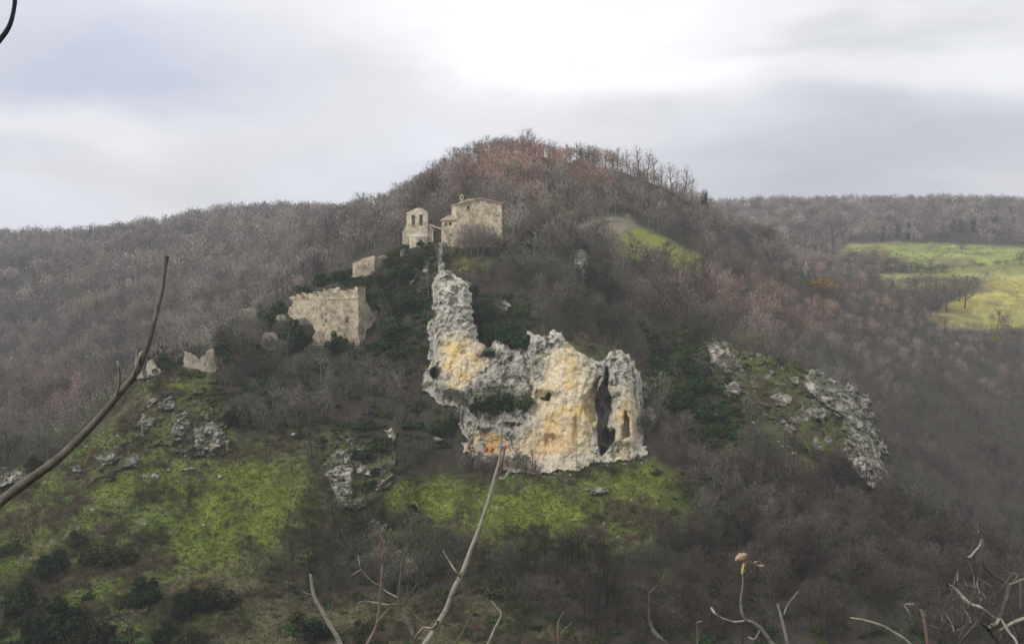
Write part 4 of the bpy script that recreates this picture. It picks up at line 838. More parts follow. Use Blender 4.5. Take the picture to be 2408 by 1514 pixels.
def solid(name, pts_bottom, pts_top, parent, col, mat=None):
    """prism between two equal rings of world points"""
    b = np.array(pts_bottom, float); t = np.array(pts_top, float); n = len(b)
    V = np.concatenate([b, t])-np.array(parent.location)
    me = bpy.data.meshes.new(name)
    fs = [list(range(n))[::-1], [n+i for i in range(n)]]+[[i, (i+1) % n, n+(i+1) % n, n+i] for i in range(n)]
    me.from_pydata(V.tolist(), [], fs)
    at = me.color_attributes.new('Col', 'FLOAT_COLOR', 'POINT'); cc = np.ones((len(V), 4)); cc[:, :3] = col; at.data.foreach_set('color', cc.ravel().astype(np.float32))
    import bmesh
    bm = bmesh.new(); bm.from_mesh(me); bmesh.ops.recalc_face_normals(bm, faces=bm.faces); bm.to_mesh(me); bm.free()
    return link(name, me, mat or M_WALL, parent)
def plate(name, quad, th, parent, col, mat=None):
    q = np.array(quad, float); return solid(name, q-np.array([0, 0, th]), q, parent, col, mat)
def arch(x0, x1, ytop, ybot, n=5):
    r = (x1-x0)/2; cx = (x0+x1)/2
    return [(x0, ybot), (x1, ybot)]+[(cx+r*math.cos(a), ytop+r-r*math.sin(a)) for a in np.linspace(0, math.pi, n)]
def rect(x0, x1, y0, y1): return [(x0, y1), (x1, y1), (x1, y0), (x0, y0)]
STONE = (.64, .55, .38); STONE2 = (.68, .57, .40); GREY = (.33, .31, .26); TILE = (.36, .28, .21)
def m_tile():
    m = mat_attr('clay_tiles', bump=.3, bscale=5, tint_noise=.3, nscale=3); return m
M_TILE = m_tile()
M_DARK = mat_attr('gate_timber_shade_panes', spec=.1)  # gate timber, and panes coloured dark for the shade inside openings
def box_from(anchor, yaw, x0, x1, ytop, ybot, depth, parent, col, th=.6):
    """side and back walls behind a facade"""
    n = np.array([-math.sin(yaw), math.cos(yaw), 0])
    A = plane_pt(x0, ybot, anchor, yaw); B = plane_pt(x1, ybot, anchor, yaw); zt = plane_pt(x0, ytop, anchor, yaw)[2]; zt2 = plane_pt(x1, ytop, anchor, yaw)[2]
    e = (B-A)/np.linalg.norm(B-A); e[2] = 0
    zb = min(A[2], B[2])-2.5
    def wl(p, q, o, z1):
        p = p.copy(); q = q.copy(); ring = [p, q, q+o, p+o]; lo = [np.array([*r[:2], zb]) for r in ring]; hi = [np.array([*r[:2], z1]) for r in ring]
        solid('wall', lo, hi, parent, col)
    f = n*.62
    wl(A+f, A+n*depth, e*th, zt); wl(B+f, B+n*depth, -e*th, zt2); wl(A+n*depth+e*.003, B+n*depth-e*.003, n*th, min(zt, zt2))
    return n, e
# --- square house
d = 239.; an = P2W(1126, 545, d); yw = math.radians(12)
h = empty('stone_house', an, 'tall square stone house on the crest with low pitched roof and one arched window', 'house')
wallpoly('wall', [(1073,600),(1181,600),(1180,476),(1131,466.5),(1098,468.5),(1073,479.5)], [arch(1099,1104.6,484,493), rect(1166.5,1169.5,506,509.5), rect(1142,1145,522.5,525.5), rect(1080.5,1083,510,513)], an, yw, .6, h, STONE)
n, e1 = box_from(an, yw, 1073, 1181, 479.5, 600, 8., h, STONE)
fl, fm, fr = plane_pt(1070.5, 480.5, an, yw), plane_pt(1128, 464.6, an, yw), plane_pt(1184.5, 477.5, an, yw)
for q in ((fl, fm), (fm, fr)):
    plate('roof', [q[0]-n*.5, q[1]-n*.5, q[1]+n*9.2, q[0]+n*9.2], .28, h, TILE, M_TILE)
p = plane_pt(1104.6, 493, an, yw)
for (x0, x1, y0, y1) in ((1099.3,1104.3,485,492.8), (1166.6,1169.4,506.2,509.3), (1142.1,1144.9,522.6,525.4)):
    wallpoly('window', rect(x0, x1, y0, y1), [], an+n*.35, yw, .08, h, (.02, .018, .015), mat=M_DARK)  # dark sheet painted in for the unlit room behind each opening
bt = wallpoly('belfry', [(1082.5,476),(1090,473),(1090.5,460),(1086.3,455.5),(1082,460)], [arch(1084.6,1088,460.5,467)], an+n*.2, yw, .7, h, (.5, .4, .27))
# --- annex
an2 = P2W(1056, 545, 238.2); yw2 = math.radians(-10)
h2 = empty('stone_annex', an2, 'low stone house with lean-to tile roof and two square windows between church and square house', 'house')
wallpoly('wall', [(1038.5,592),(1073,592),(1073,514),(1039,516.5)], [rect(1046,1052,524,532.6), rect(1055.6,1061,523,530.5), rect(1059,1063,549.5,554)], an2, yw2, .6, h2, STONE)
n, e1 = box_from(an2, yw2, 1038.5, 1073, 515, 592, 5., h2, STONE)
a, b = plane_pt(1036, 517.5, an2, yw2), plane_pt(1072.5, 516, an2, yw2)
plate('roof', [a-n*.5, b-n*.5, b+n*5.5+[0, 0, 1.35], a+n*5.5+e1*.6+[0, 0, 1.35]], .25, h2, TILE, M_TILE)
wallpoly('window', rect(1055.9,1060.8,523.2,530.3), [], an2+n*.3, yw2, .08, h2, (.02, .018, .015), mat=M_DARK)  # near black pane stands in for the shaded interior
wallpoly('window', rect(1046.2,1051.8,524.2,532.4), [], an2+n*.2, yw2, .08, h2, (.16, .13, .10), mat=M_DARK)
wallpoly('window', rect(1059.2,1062.8,549.7,553.8), [], an2+n*.2, yw2, .08, h2, (.03, .025, .02), mat=M_DARK)
# --- church
an3 = P2W(985, 560, 241.); yw3 = math.radians(-6)
h3 = empty('church', an3, 'small stone church with double arched bell gable above a rounded apse', 'church')
CHS = (.68, .60, .45)
wallpoly('bell_gable', [(955.7,572),(1005.8,572),(1005.6,528),(1005.4,498),(1000,494.5),(993,491),(984.4,488.6),(975,491.5),(964,496.5),(955.8,501)], [arch(967.2,976,505,534.5), arch(985.3,994,503.5,530.5)], an3, yw3, .9, h3, CHS)
n3 = np.array([-math.sin(yw3), math.cos(yw3), 0]); e3 = np.array([math.cos(yw3), math.sin(yw3), 0])
anN = an3+n3*.95
wallpoly('wall', [(946.5,594),(1018.5,594),(1018.5,538),(1008,531),(1005,529),(956,529),(953,537),(946.5,545)], [], anN, yw3, .6, h3, CHS)
_ = box_from(anN, yw3, 946.5, 1018.5, 541, 594, 6., h3, CHS)
c1, c2, c3, c4 = [plane_pt(x, y, anN, yw3) for x, y in ((943.5, 547), (957, 526.5), (1006, 526.8), (1021, 541))]
for q0, q1 in ((c1, c2), (c2, c3), (c3, c4)):
    plate('roof', [q0-n3*.25*0+n3*.0, q1, q1+n3*7.2, q0+n3*7.2], .2, h3, (.42, .36, .28), M_TILE)
# right-hand lean-to with gate
anR = anN+n3*1.6
wallpoly('wall', [(1017.6,594),(1040,590),(1040,539),(1017.6,534)], [rect(1021,1037,543,568)], anR, yw3, .5, h3, (.40, .36, .28))  # darker stone colour paints this wall as lying in shade
wallpoly('gate', rect(1021.3,1036.7,543.3,567.5), [(1024+3*k, 0) for k in []], anR+n3*.2, yw3, .1, h3, (.17, .15, .13), mat=M_DARK)
r1, r2 = plane_pt(1004, 529, anR, yw3), plane_pt(1041.5, 538.5, anR, yw3)
plate('roof', [r1-n3*1.2, r2-n3*1.2, r2+n3*4, r1+n3*4], .2, h3, (.45, .40, .32), M_TILE)
# apse: half round wall with half dome
ac = plane_pt(984, 567, an3, yw3); R = 22*241/F; hw = 9.0*241/F
V = []; Fq = []
na = 17
prof = [(R, -2.5), (R, hw), (R*1.06, hw+.02), (R*1.06, hw+.18), (R*.97, hw+.20), (R*.82, hw+.62), (R*.55, hw+1.02), (R*.25, hw+1.22), (0.02, hw+1.28)]
for r_, z_ in prof:
    for k in range(na):
        a = math.pi*k/(na-1); V.append(ac-an3+e3*r_*math.cos(a)-n3*r_*math.sin(a)*.8+np.array([0, 0, z_]))
Fw = [(s*na+k, s*na+k+1, (s+1)*na+k+1, (s+1)*na+k) for s in range(2) for k in range(na-1)]
Fd = [(s*na+k, s*na+k+1, (s+1)*na+k+1, (s+1)*na+k) for s in range(2, len(prof)-1) for k in range(na-1)]
def sub(fs):
    u, inv = np.unique(np.array(fs), return_inverse=True); return np.array(V)[u], inv.reshape(-1, 4)
v, f = sub(Fw); link('apse', mesh_np('apse', v, f, np.ones((len(v), 3))*np.array(CHS)), M_WALL, h3)
v, f = sub(Fd); link('apse_roof', mesh_np('apse_roof', v, f, np.ones((len(v), 3))*np.array((.46, .44, .36)), True), M_TILE, h3)
# --- roofless house on the ivy bank
an4 = P2W(865, 640, 233.); yw4 = math.radians(14)
h4 = empty('ruined_house', an4, 'small roofless stone house with sloping wall top and slit window above the ivy', 'ruin')
wallpoly('wall', [(830,652),(880,650),(880,602.5),(877,601.6),(852,610),(830,619.7)], [rect(855.8,859,623,632.4)], an4, yw4, .7, h4, STONE2, jag=.05)
n4 = np.array([-math.sin(yw4), math.cos(yw4), 0])
wallpoly('wall', [(880.3,650),(902,646),(902,612),(910,604),(905,600),(893,604),(880.3,602.5)], [], an4+n4*.15, yw4+.5, .7, h4, (.40, .36, .27), jag=.22)
wallpoly('wall', [(831,650),(895,650),(900,608),(880,604),(850,612),(831,620)], [], an4+n4*5, yw4, .7, h4, GREY, jag=.1)
# --- palace ruin
an5 = P2W(760, 790, 213.5); yw5 = math.radians(8)
h5 = empty('palace_ruin', an5, 'largest ruin: roofless two storey stone palace facade with dark square windows', 'ruin')
n5 = np.array([-math.sin(yw5), math.cos(yw5), 0])
wallpoly('wall', [(690,711),(686,704),(700,705.5),(757,704),(790,702),(841,700),(843,760),(844,829),(833,829),(834,800),(824,822),(812,824),(800,800),(790,790),(788,812),(770,826),(750,832),(723.5,818),(735,790),(742.6,776),(735,768),(718.7,745),(690,750),(673.3,738)],
         [rect(764,769,748.4,758), arch(810.7,820.3,743.6,759), rect(777,779,750,754), rect(758.5,761,711,714), rect(706,708.5,725,729), rect(790,792,722,725), rect(735,737,735,738), rect(800,802.5,775,779)], an5, yw5, .9, h5, (.68, .57, .40), jag=.22)
wallpoly('upper_wall', [(682,703.6),(681.7,700),(699.6,691),(730,688.5),(757,687),(759.3,686.2),(761.7,678),(797,677.5),(800,683),(826,680),(838,675.4),(842,673.6),(842,700.5),(800,702.3),(757,704.2)], [rect(712,724,698,701.5)], an5+n5*.35, yw5, .8, h5, (.78, .66, .45), jag=.22)
wallpoly('wall', [(841.5,829),(841.5,674.5),(859,673),(860,704),(872,730),(886,747),(872,769),(862,775),(858,800),(850,829)], [rect(869.3,875.3,746,755.5)], plane_pt(841.5, 760, an5, yw5)+n5*.45, math.radians(38), .8, h5, (.43, .36, .26), jag=.1)  # side wall, its shaded side painted in as darker stone
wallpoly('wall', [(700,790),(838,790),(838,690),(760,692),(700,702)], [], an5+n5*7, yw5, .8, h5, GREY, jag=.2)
p_ = plane_pt(818.5, 711, an5, yw5); wallpoly('niche_stone', rect(815.5,821.5,707.7,715), [], an5-n5*.06, yw5, .1, h5, (.68, .62, .46))
solid('cornice', [plane_pt(*q, an5-n5*.12, yw5) for q in ((758,705.6),(840.5,702.4))]+[plane_pt(*q, an5+n5*.3, yw5) for q in ((840.5,702.4),(758,705.6))],
      [plane_pt(*q, an5-n5*.12, yw5) for q in ((758,703.6),(840.5,700.4))]+[plane_pt(*q, an5+n5*.3, yw5) for q in ((840.5,700.4),(758,703.6))], h5, (.62, .54, .38))
for x_, y_ in [(692,694),(705,689),(722,688),(741,687),(766,677),(783,676),(796,681),(812,680),(829,678),(846,673),(856,674)]:
    p_ = plane_pt(x_, y_, an5+n5*.4, yw5); o = bpy.data.objects.new('ivy_tuft', LMESH[x_ % 5]); COL.objects.link(o); o.parent = h5
    o.location = p_-an5-np.array([0, 0, .25]); k_ = random.uniform(.13, .26); o.scale = (k_*1.5, k_, k_*.8); o.color = random.choice([(.09, .09, .03, 1), (.16, .10, .05, 1), (.05, .07, .02, 1)])
# --- smaller ruins
def ruin(poly, d, yaw, col, lab, holes=(), th=.9, back=4.5):
    c = np.array(poly, float).mean(0); a = P2W(c[0], c[1], d); r = empty('ruined_wall', a, lab, 'ruin', 'fragments of ruined walls left of the palace')
    wallpoly('wall', poly, holes, a, yaw, th, r, col, jag=.22)
    nn_ = np.array([-math.sin(yaw), math.cos(yaw), 0]); x0, x1 = min(p[0] for p in poly), max(p[0] for p in poly); yb = max(p[1] for p in poly)
    # a stub of the return wall
    xm = x1-(x1-x0)*.12; A = plane_pt(xm, yb, a, yaw); ytop = np.interp(xm, *zip(*sorted((p[0], p[1]) for p in poly if p[1] < yb-5)))
    zt = plane_pt(xm, float(ytop)+6, a, yaw)[2]; B = A+nn_*back; o_ = np.array([math.cos(yaw), math.sin(yaw), 0])*.6
    ring = [A+nn_*th*1.02, B, B+o_, A+nn_*th*1.02+o_]
    lo = [np.array([*q[:2], A[2]-2]) for q in ring]; hi = [np.array([*q[:2], zt-(1.4 if k in (1, 2) else .2)]) for k, q in enumerate(ring)]
    solid('wall', lo, hi, r, col)
ruin([(431.6,872),(431.6,826.3),(449,832.6),(458,842),(464.4,847),(470,841),(474.5,836.4),(486,826),(497.2,818.8),(503,842),(509.8,866.7),(504.8,882),(469.5,876)], 203.5, math.radians(-4), (.42, .38, .30), 'v shaped pale fragment of a ruined gable left of the palace')
ruin([(345,895),(344.6,851),(354.7,845),(364,858),(376,876),(372,892)], 200.5, 0., (.48, .45, .37), 'pale pointed wall fragment just right of the thick bough')
ruin([(320,895),(321,838),(326,829),(337,828),(338,850),(335,880),(338,895)], 200.5, math.radians(8), (.44, .40, .32), 'narrow pale wall fragment hidden behind the thick bough')
ruin([(620.7,790),(621,783),(651.8,783),(652,800),(649.4,828),(642.2,838),(628,826),(608.8,810)], 211.5, math.radians(5), (.46, .41, .31), 'pale wedge of ruined wall between grey tower and palace', [rect(640,643.5,796,801)])
ruin([(563,800),(561,731),(575,727),(594,718.5),(599,726),(604,740),(618,752),(618,790),(600,800),(575,806)], 219.5, math.radians(10), (.24, .23, .195), 'broken grey ruined tower left of the palace')
ruin([(676,755),(650,750),(652,742),(662,738),(672,745)], 216, 0., (.36, .33, .26), 'low grey wall stub above the wedge shaped ruin')
# rubble below the roofless house
rock('rubble_heap', [(806,652),(825,645),(846,643),(842,654),(820,657)], 'pale rubble heap below the roofless house', 'rubble', t0=4, edge=6, rag=3, bulge=1.6, top=(.5, .45, .32))
# parapet wall from annex down to cliff
rock('rock_crest', [(1030,575),(1040,562),(1052,556),(1058,566),(1050,580),(1040,592)], 'small pale rocks joining the annex to the cliff crest', 'rock', t0=4, edge=7, rag=3, bulge=2.)
# ------------------------------------------------------------------ foreground branches (a few metres from the camera)
def smoothpath(P, n=6):
    P = np.array(P, float); out = []
    for i in range(len(P)-1):
        p0, p1, p2, p3 = P[max(i-1, 0)], P[i], P[i+1], P[min(i+2, len(P)-1)]
        for s in range(n):
            t = s/n; out.append(.5*((2*p1)+(-p0+p2)*t+(2*p0-5*p1+4*p2-p3)*t*t+(-p0+3*p1-3*p2+p3)*t**3))
    out.append(P[-1]); return np.array(out)
def stem(pts, d, col, seed, k=8, knot=.18, pre=None):
    """pts: (x, y, width on the grid); a limb at distance d with knots and a slight wander in depth"""
    r = np.random.default_rng(seed); pts = np.array(pts, float)
    if pts.shape[1] == 3: dep = d+np.cumsum(r.normal(size=len(pts)))*.03
    else: dep = pts[:, 3]
    P = P2W(pts[:, 0], pts[:, 1], dep); Wd = pts[:, 2]/F*dep/2
    S_ = smoothpath(np.concatenate([P, Wd[:, None]], 1))
    if pre is not None:
        pr = np.array(pre, float); A = np.concatenate([P2W(pr[:, 0], pr[:, 1], pr[:, 3]), (pr[:, 2]/F*pr[:, 3]/2)[:, None]], 1)[0]
        u_ = np.linspace(0, 1, 14)[:-1, None]; S_ = np.concatenate([A*(1-u_)+S_[0]*u_, S_])
    L = np.concatenate([[0], np.cumsum(np.linalg.norm(np.diff(S_[:, :3], axis=0), axis=1))])
    S_[:, :3] += .004*np.stack([fbm(np.stack([L*8, L*0+seed+q, L*0], -1), 1, 2) for q in range(3)], -1)*np.minimum(1, L/.05)[:, None]
    R = S_[:, 3]*(1+knot*fbm(np.stack([L*25, L*0+seed, L*0], -1), 1, 3))
    v, f = tube(S_[:, :3], np.maximum(R, .0006), k)
    n = fbm(v, .05, 4, off=seed % 13); n2_ = fbm(v, .015, 3, off=3)
    c = np.ones((len(v), 3))*np.array(col); c = mixc(c, (.30, .30, .25), sstep(.05, .45, n)*.5); c = mixc(c, (.05, .04, .035), sstep(.1, .5, n2_)*.45)
    return v, f, c
def plant(name, stems, d, label, cat, col, seed, root=None, twigs=0, leaves=None):
    """first entry = main stem with its root carried down to the slope; the others are side branches"""
    main = list(stems[0])
    if root is not None:
        x, y, w_ = main[0]
        rx, rd = root                     # grid x and distance of the root
        zg = -1.6-.75*rd
        b = zg/rd; yg = CY-F*((sp_+b*cp)/(cp-b*sp_))
        pre = [(rx, yg+60, w_*1.7, rd)]
    else: pre = None
    main4 = [(p[0], p[1], p[2], d) for p in main]
    q0 = pre[0] if pre else main4[0]; V0 = P2W(q0[0], q0[1], q0[3])
    e = empty(name, V0, label, cat, None)
    v, f, c = stem(main4, d, col, seed, pre=pre)
    link('trunk' if root is not None else 'stem', mesh_np('trunk', v-V0, f, c, True), M_BARK, e)
    for q, s in enumerate(stems[1:]):
        cc = col
        if isinstance(s, dict): cc = s['c']; s = s['p']
        v, f, c = stem(s, d, cc, seed+q+1, 6)
        link('branch', mesh_np('branch', v-V0, f, c, True), M_BARK, e)
    return e, V0
BR = (.155, .14, .12); PALE = (.36, .35, .29); MID = (.26, .235, .19); RED = (.20, .09, .07)
plant('thick_bough', [[(-420,1500,34),(-180,1320,30),(0,1180,26),(100,1105,23),(165,1050,20),(240,975,18),(300,902,17),(325,862,15),(352,800,12),(366,750,10),(380,690,9),(388,640,8.5),(393,602,11)],
    [(318,893,7),(345,890,6),(368,882,5),(386,875,4)], dict(c=MID, p=[(312,900,9),(318,870,7),(322,842,6),(324,818,7)]), dict(c=PALE, p=[(268,958,8),(274,925,7),(282,895,6),(283,870,6),(277,848,7)]), [(330,855,7),(333,840,6),(341,828,6)]],
    2.6, 'thick dark curving bough rising from the left edge across the slope', 'branch', BR, 11, root=(-700, 3.0))
plant('bare_twig', [[(-160,420,13),(-70,210,12),(-20,120,11),(0,92,10.5),(20,60,10),(32,20,9.5),(36,-10,9),(38,-80,7)]], 2.4, 'dark twig crossing the top left corner against the sky', 'branch', (.05, .05, .075), 21, root=(-900, 2.8))
plant('tall_sapling', [[(985,1545,17),(1000,1514,16),(1027,1470,14),(1050,1431,13),(1066,1388,12.5),(1085,1350,12),(1104,1299,11),(1128,1237,10),(1151,1168,9),(1163,1121,8.5),(1174,1078,6),(1182,1005,5),(1188,966,4)],
    dict(c=RED, p=[(1165,1119,6),(1176,1112,5.5),(1182,1082,4.5),(1190,1047,4)]), dict(c=PALE, p=[(1172,1122,5),(1186,1125,5),(1197,1102,4)]), dict(c=MID, p=[(1083,1357,6),(1070,1340,5),(1058,1319,4.5),(1041,1292,3.5)]),
    dict(c=MID, p=[(1031,1462,9),(1015,1474,7),(998,1474,6),(985,1488,6),(978,1500,6)])], 3.0, 'tall pale green sapling with reddish forked tip in front of the cliff foot', 'sapling', PALE, 31, root=(930, 3.3))
plant('forked_sapling', [[(985,1560,12),(977,1514,11),(966,1480,10),(950,1450,10),(939,1418,9.5),(941,1385,8),(944,1354,7),(946,1315,6),(957,1292,4)],
    dict(c=MID, p=[(938,1421,5),(915,1420,4.5),(891,1417,4.5),(857,1412,4),(835,1419,3)]), dict(c=PALE, p=[(938,1405,3.5),(907,1388,4),(889,1376,4),(872,1365,3.5),(849,1338,2.5),(843,1306,1.8)]), dict(c=PALE, p=[(849,1338,2.5),(838,1345,2.2),(828,1352,2)]),
    [(948,1425,4),(962,1400,3.5),(980,1373,2.5)], dict(c=MID, p=[(950,1420,2),(975,1445,2),(1003,1470,2)])], 3.2, 'dark forked sapling with side twigs left of the tall pale one', 'sapling', BR, 41, root=(960, 3.4))
plant('straight_sapling', [[(850,1550,11),(864,1514,10),(878,1488,9),(888,1462,8),(893,1423,7),(897,1354,6),(901,1300,5),(901,1276,5),(895,1257,3.5)], [(889,1460,4),(903,1442,4),(918,1425,3)], dict(c=RED, p=[(899,1330,3),(903,1300,2.5),(900,1262,2)])],
    3.1, 'thin straight reddish sapling left of the dark forked one', 'sapling', (.24, .18, .14), 51, root=(830, 3.4))
plant('pale_sapling', [[(815,1550,13),(798,1514,12),(786,1488,11),(771,1462,10),(757,1435,9),(744,1412,8),(736,1385,7),(731,1346,6)], dict(c=(.12,.10,.09), p=[(731,1348,4),(726,1310,3),(717,1276,2),(710,1262,1.5)]), dict(c=BR, p=[(733,1398,4),(710,1388,3.5),(688,1375,3),(663,1361,2)]), dict(c=MID, p=[(767,1452,3),(776,1436,3),(785,1423,3)])],
    2.9, 'pale lichened sapling with dark tip, leftmost of the centre saplings', 'sapling', PALE, 61, root=(860, 3.2))
plant('dark_twig', [[(1050,1550,5),(1070,1514,5),(1090,1480,4),(1108,1443,3)]], 3.3, 'short dark twig at the bottom right of the tall sapling', 'branch', BR, 71, root=(1030, 3.5))
plant('bent_twig', [[(1130,1550,6),(1147,1512,6),(1162,1478,5),(1178,1443,5),(1166,1426,4.5),(1155,1412,3.5)]], 3.2, 'pale sharply bent twig at the bottom centre', 'branch', (.38, .36, .31), 76, root=(1120, 3.5))
plant('reddish_twig', [[(1318,1550,3),(1314,1508,3),(1313,1466,2.5),(1325,1439,2)], [(1316,1492,2.2),(1330,1476,2),(1345,1462,1.8)], [(1314,1502,2.5),(1300,1494,2.2),(1286,1478,2)]], 3.4, 'small reddish forked twig at the bottom between the saplings', 'branch', (.30, .22, .18), 81, root=(1318, 3.6))
plant('curved_sapling', [[(1590,1545,13),(1566,1514,12),(1543,1490,11),(1529,1466,10),(1526,1436,8),(1526,1410,7),(1525,1394,6),(1515,1359,5),(1508,1330,4),(1501,1307,3),(1494,1280,2)], [(1525,1397,4.5),(1540,1382,4),(1553,1368,3),(1568,1335,2.5)]], 3.0, 'dark curved sapling standing before the pale rock right of centre', 'sapling', (.11, .10, .08), 91, root=(1640, 3.3))
e, V0 = plant('leafed_sapling', [[(1840,1550,12),(1813,1514,11),(1800,1494,10),(1786,1476,9),(1768,1463,8),(1752,1456,7),(1743,1438,6),(1742,1410,5),(1746,1380,4.5),(1748,1352,4.5)], dict(c=PALE, p=[(1754,1458,5),(1735,1460,5),(1718,1458,5),(1694,1450,5),(1680,1440,5.5),(1672,1428,6)]), dict(c=MID, p=[(1788,1478,4),(1775,1502,4),(1760,1498,4)])],
    2.8, 'sapling holding three withered pinkish leaves at its tip', 'sapling', (.2, .18, .15), 101, root=(1900, 3.1))
def leaf(cx, cy, L, Wd, ang, d, col, curl, par, V0, tilt):
    u = np.linspace(-1, 1, 9); v_ = np.linspace(-1, 1, 7); U, Vv = np.meshgrid(u, v_, indexing='ij')
    wd = np.clip(1-np.abs(U)**1.7, 0, 1)**.7*(.8+.2*np.cos(U*11+1)+.12*np.sin(U*23))
    X = U*L/2; Y = Vv*wd*Wd/2; Z = curl*(Vv**2)*Wd*.5+.25*curl*L*U**2
    th = np.concatenate([np.stack([X, Y, Z], -1).reshape(-1, 3), np.stack([X, Y, Z-.8], -1).reshape(-1, 3)])*d/F
    ca, sa = math.cos(ang), math.sin(ang); xr = th[:, 0]*ca-th[:, 1]*sa; yr = th[:, 0]*sa+th[:, 1]*ca
    ct, st = math.cos(tilt), math.sin(tilt)
    W = P2W(cx, cy, d)+np.stack([xr, th[:, 2]*ct+yr*st, yr*ct-th[:, 2]*st], 1)-V0
    i = np.arange(63).reshape(9, 7); q = np.stack([i[:-1, :-1], i[1:, :-1], i[1:, 1:], i[:-1, 1:]], -1).reshape(-1, 4)
    c = np.ones((126, 3))*np.array(col)*(1+.35*fbm(W, .008, 3))[:, None]; c = mixc(c, (.12, .06, .04), (np.abs(np.concatenate([Vv.ravel()]*2)) < .05)*.5)
    rim = np.concatenate([i[0], i[1:, -1], i[-1, ::-1][1:], i[::-1, 0][1:-1]]); sq = np.stack([rim, np.roll(rim, -1), np.roll(rim, -1)+63, rim+63], 1)
    link('leaf', mesh_np('leaf', W, np.concatenate([q, q[:, ::-1]+63, sq]), c, True), M_LEAF, par)
leaf(1747, 1308, 36, 27, math.radians(25), 2.8, (.38, .28, .20), .8, e, V0, .5)
leaf(1749, 1338, 32, 13, math.radians(80), 2.79, (.42, .36, .16), .7, e, V0, .2)
leaf(1783, 1322, 28, 16, math.radians(-25), 2.8, (.50, .42, .33), -.6, e, V0, -.3)
leaf(1797, 1330, 12, 6, math.radians(-60), 2.81, (.25, .19, .13), .5, e, V0, 0)
link('branch', mesh_np('branch', *(lambda s: (s[0]-V0, s[1], s[2]))(stem([(1748,1354,4.5),(1752,1335,4),(1758,1322,4),(1772,1326,3)], 2.8, RED, 3, 6)), True), M_BARK, e)
plant('split_twig', [[(1862,1550,8),(1851,1514,8),(1847,1490,7.5),(1841,1466,7),(1835,1440,6),(1829,1418,5)], dict(c=MID, p=[(1843,1445,4),(1850,1428,3.5),(1862,1408,3.5),(1877,1388,3)])], 3.1, 'grey split twig right of the leafed sapling', 'branch', (.30, .28, .25), 111, root=(1880, 3.4))
plant('short_twig', [[(1642,1550,4),(1640,1506,4),(1638,1462,3)], dict(c=PALE, p=[(1638,1463,3),(1648,1460,3)])], 3.4, 'short thin twig tipped white left of the leafed sapling', 'branch', (.16, .14, .12), 116, root=(1642, 3.6))
plant('arching_twig', [[(2175,1550,7),(2131,1506,7),(2105,1489,6.5),(2075,1471,6),(2040,1458,5.5),(1998,1450,4.5)]], 3.0, 'pale arching twig at the bottom right pointing left', 'branch', (.32, .31, .24), 121, root=(2250, 3.4))
plant('red_tipped_twig', [[(2184,1550,7),(2179,1500,7),(2172,1456,7.5),(2168,1440,9),(2163,1430,6)], dict(c=(.33,.32,.3), p=[(2150,1470,1.5),(2140,1440,1.5),(2128,1420,4),(2151,1419,4)])], 3.2, 'upright twig with red tip near the bottom right', 'branch', (.26, .12, .09), 126, root=(2190, 3.5))
fine = []
rb = random.Random(5)
for k in range(36):
    x, y = rb.uniform(2215, 2404), rb.uniform(1360, 1508); a = rb.uniform(-2.6, -.5); L = rb.uniform(25, 70)
    x2, y2 = x+math.cos(a)*L, y+math.sin(a)*L; fine.append(dict(c=random.choice([MID, (.14, .125, .10), (.2, .13, .1), (.12, .10, .085)]), p=[(x, y, 3.2), ((x+x2)/2+rb.uniform(-6, 6), (y+y2)/2+rb.uniform(-6, 6), 2.6), (x2, y2, 1.6)]))
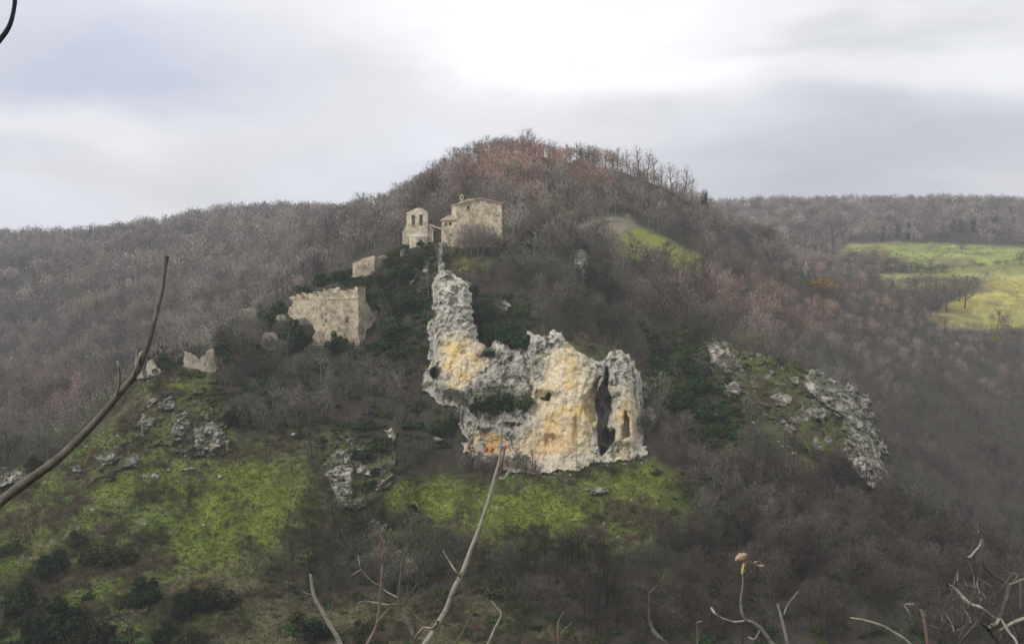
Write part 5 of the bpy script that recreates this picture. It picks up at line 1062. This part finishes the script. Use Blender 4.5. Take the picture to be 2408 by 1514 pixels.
plant('tangled_shrub', [[(2366,1550,14),(2350,1512,13),(2328,1484,12),(2345,1463,12),(2356,1441,11),(2366,1412,10),(2371,1375,9),(2343,1356,7),(2322,1340,6.5),(2310,1325,6),(2308,1305,5.5),(2310,1270,5),(2304,1253,5),(2304,1231,5)],
    dict(c=PALE, p=[(2304,1252,4),(2296,1247,4),(2287,1241,3)]), dict(c=PALE, p=[(2308,1268,4),(2303,1285,4.5),(2289,1301,5),(2282,1309,7),(2276,1308,3)]), dict(c=MID, p=[(2371,1375,7),(2390,1368,6),(2408,1360,6),(2450,1345,5)]), dict(c=MID, p=[(2372,1378,2),(2392,1352,2.5),(2370,1345,3),(2350,1330,4)]),
    dict(c=PALE, p=[(2345,1455,4),(2306,1428,7),(2292,1424,8),(2278,1419,9),(2258,1399,9),(2240,1382,8),(2227,1374,8)]), dict(c=PALE, p=[(2350,1482,8),(2364,1474,8),(2378,1465,8),(2408,1454,8),(2440,1440,7)]), dict(c=PALE, p=[(2352,1452,5),(2374,1484,7),(2386,1500,6),(2400,1530,6)]),
    [(2330,1482,7),(2300,1460,5),(2289,1471,5),(2272,1490,5),(2256,1514,5)], dict(c=PALE, p=[(2324,1482,10),(2331,1472,10),(2345,1462,9),(2357,1430,6),(2365,1400,4)])]+fine,
    2.7, 'tangled pale and dark lichened shrub filling the bottom right corner', 'shrub', (.10, .09, .075), 131, root=(2400, 3.0))
# ------------------------------------------------------------------ haze
HZ = (-1450, -13, -83, 1450, 1420, 75)
hb = bpy.data.meshes.new('haze'); x0, y0, z0, x1, y1, z1 = HZ
hb.from_pydata([(x0,y0,z0),(x1,y0,z0),(x1,y1,z0),(x0,y1,z0),(x0,y0,z1),(x1,y0,z1),(x1,y1,z1),(x0,y1,z1)], [], [(0,3,2,1),(4,5,6,7),(0,1,5,4),(1,2,6,5),(2,3,7,6),(3,0,4,7)])
hm = bpy.data.materials.new('haze'); hm.use_nodes = True; ht = hm.node_tree; ht.nodes.clear()
ho = N(ht, 'ShaderNodeOutputMaterial'); pv = N(ht, 'ShaderNodeVolumePrincipled'); pv.inputs['Color'].default_value = (.86, .89, .96, 1); pv.inputs['Density'].default_value = .00034; pv.inputs['Anisotropy'].default_value = .2
ht.links.new(pv.outputs[0], ho.inputs['Volume'])
hz = link('haze', hb, hm); tag(hz, kind='stuff')
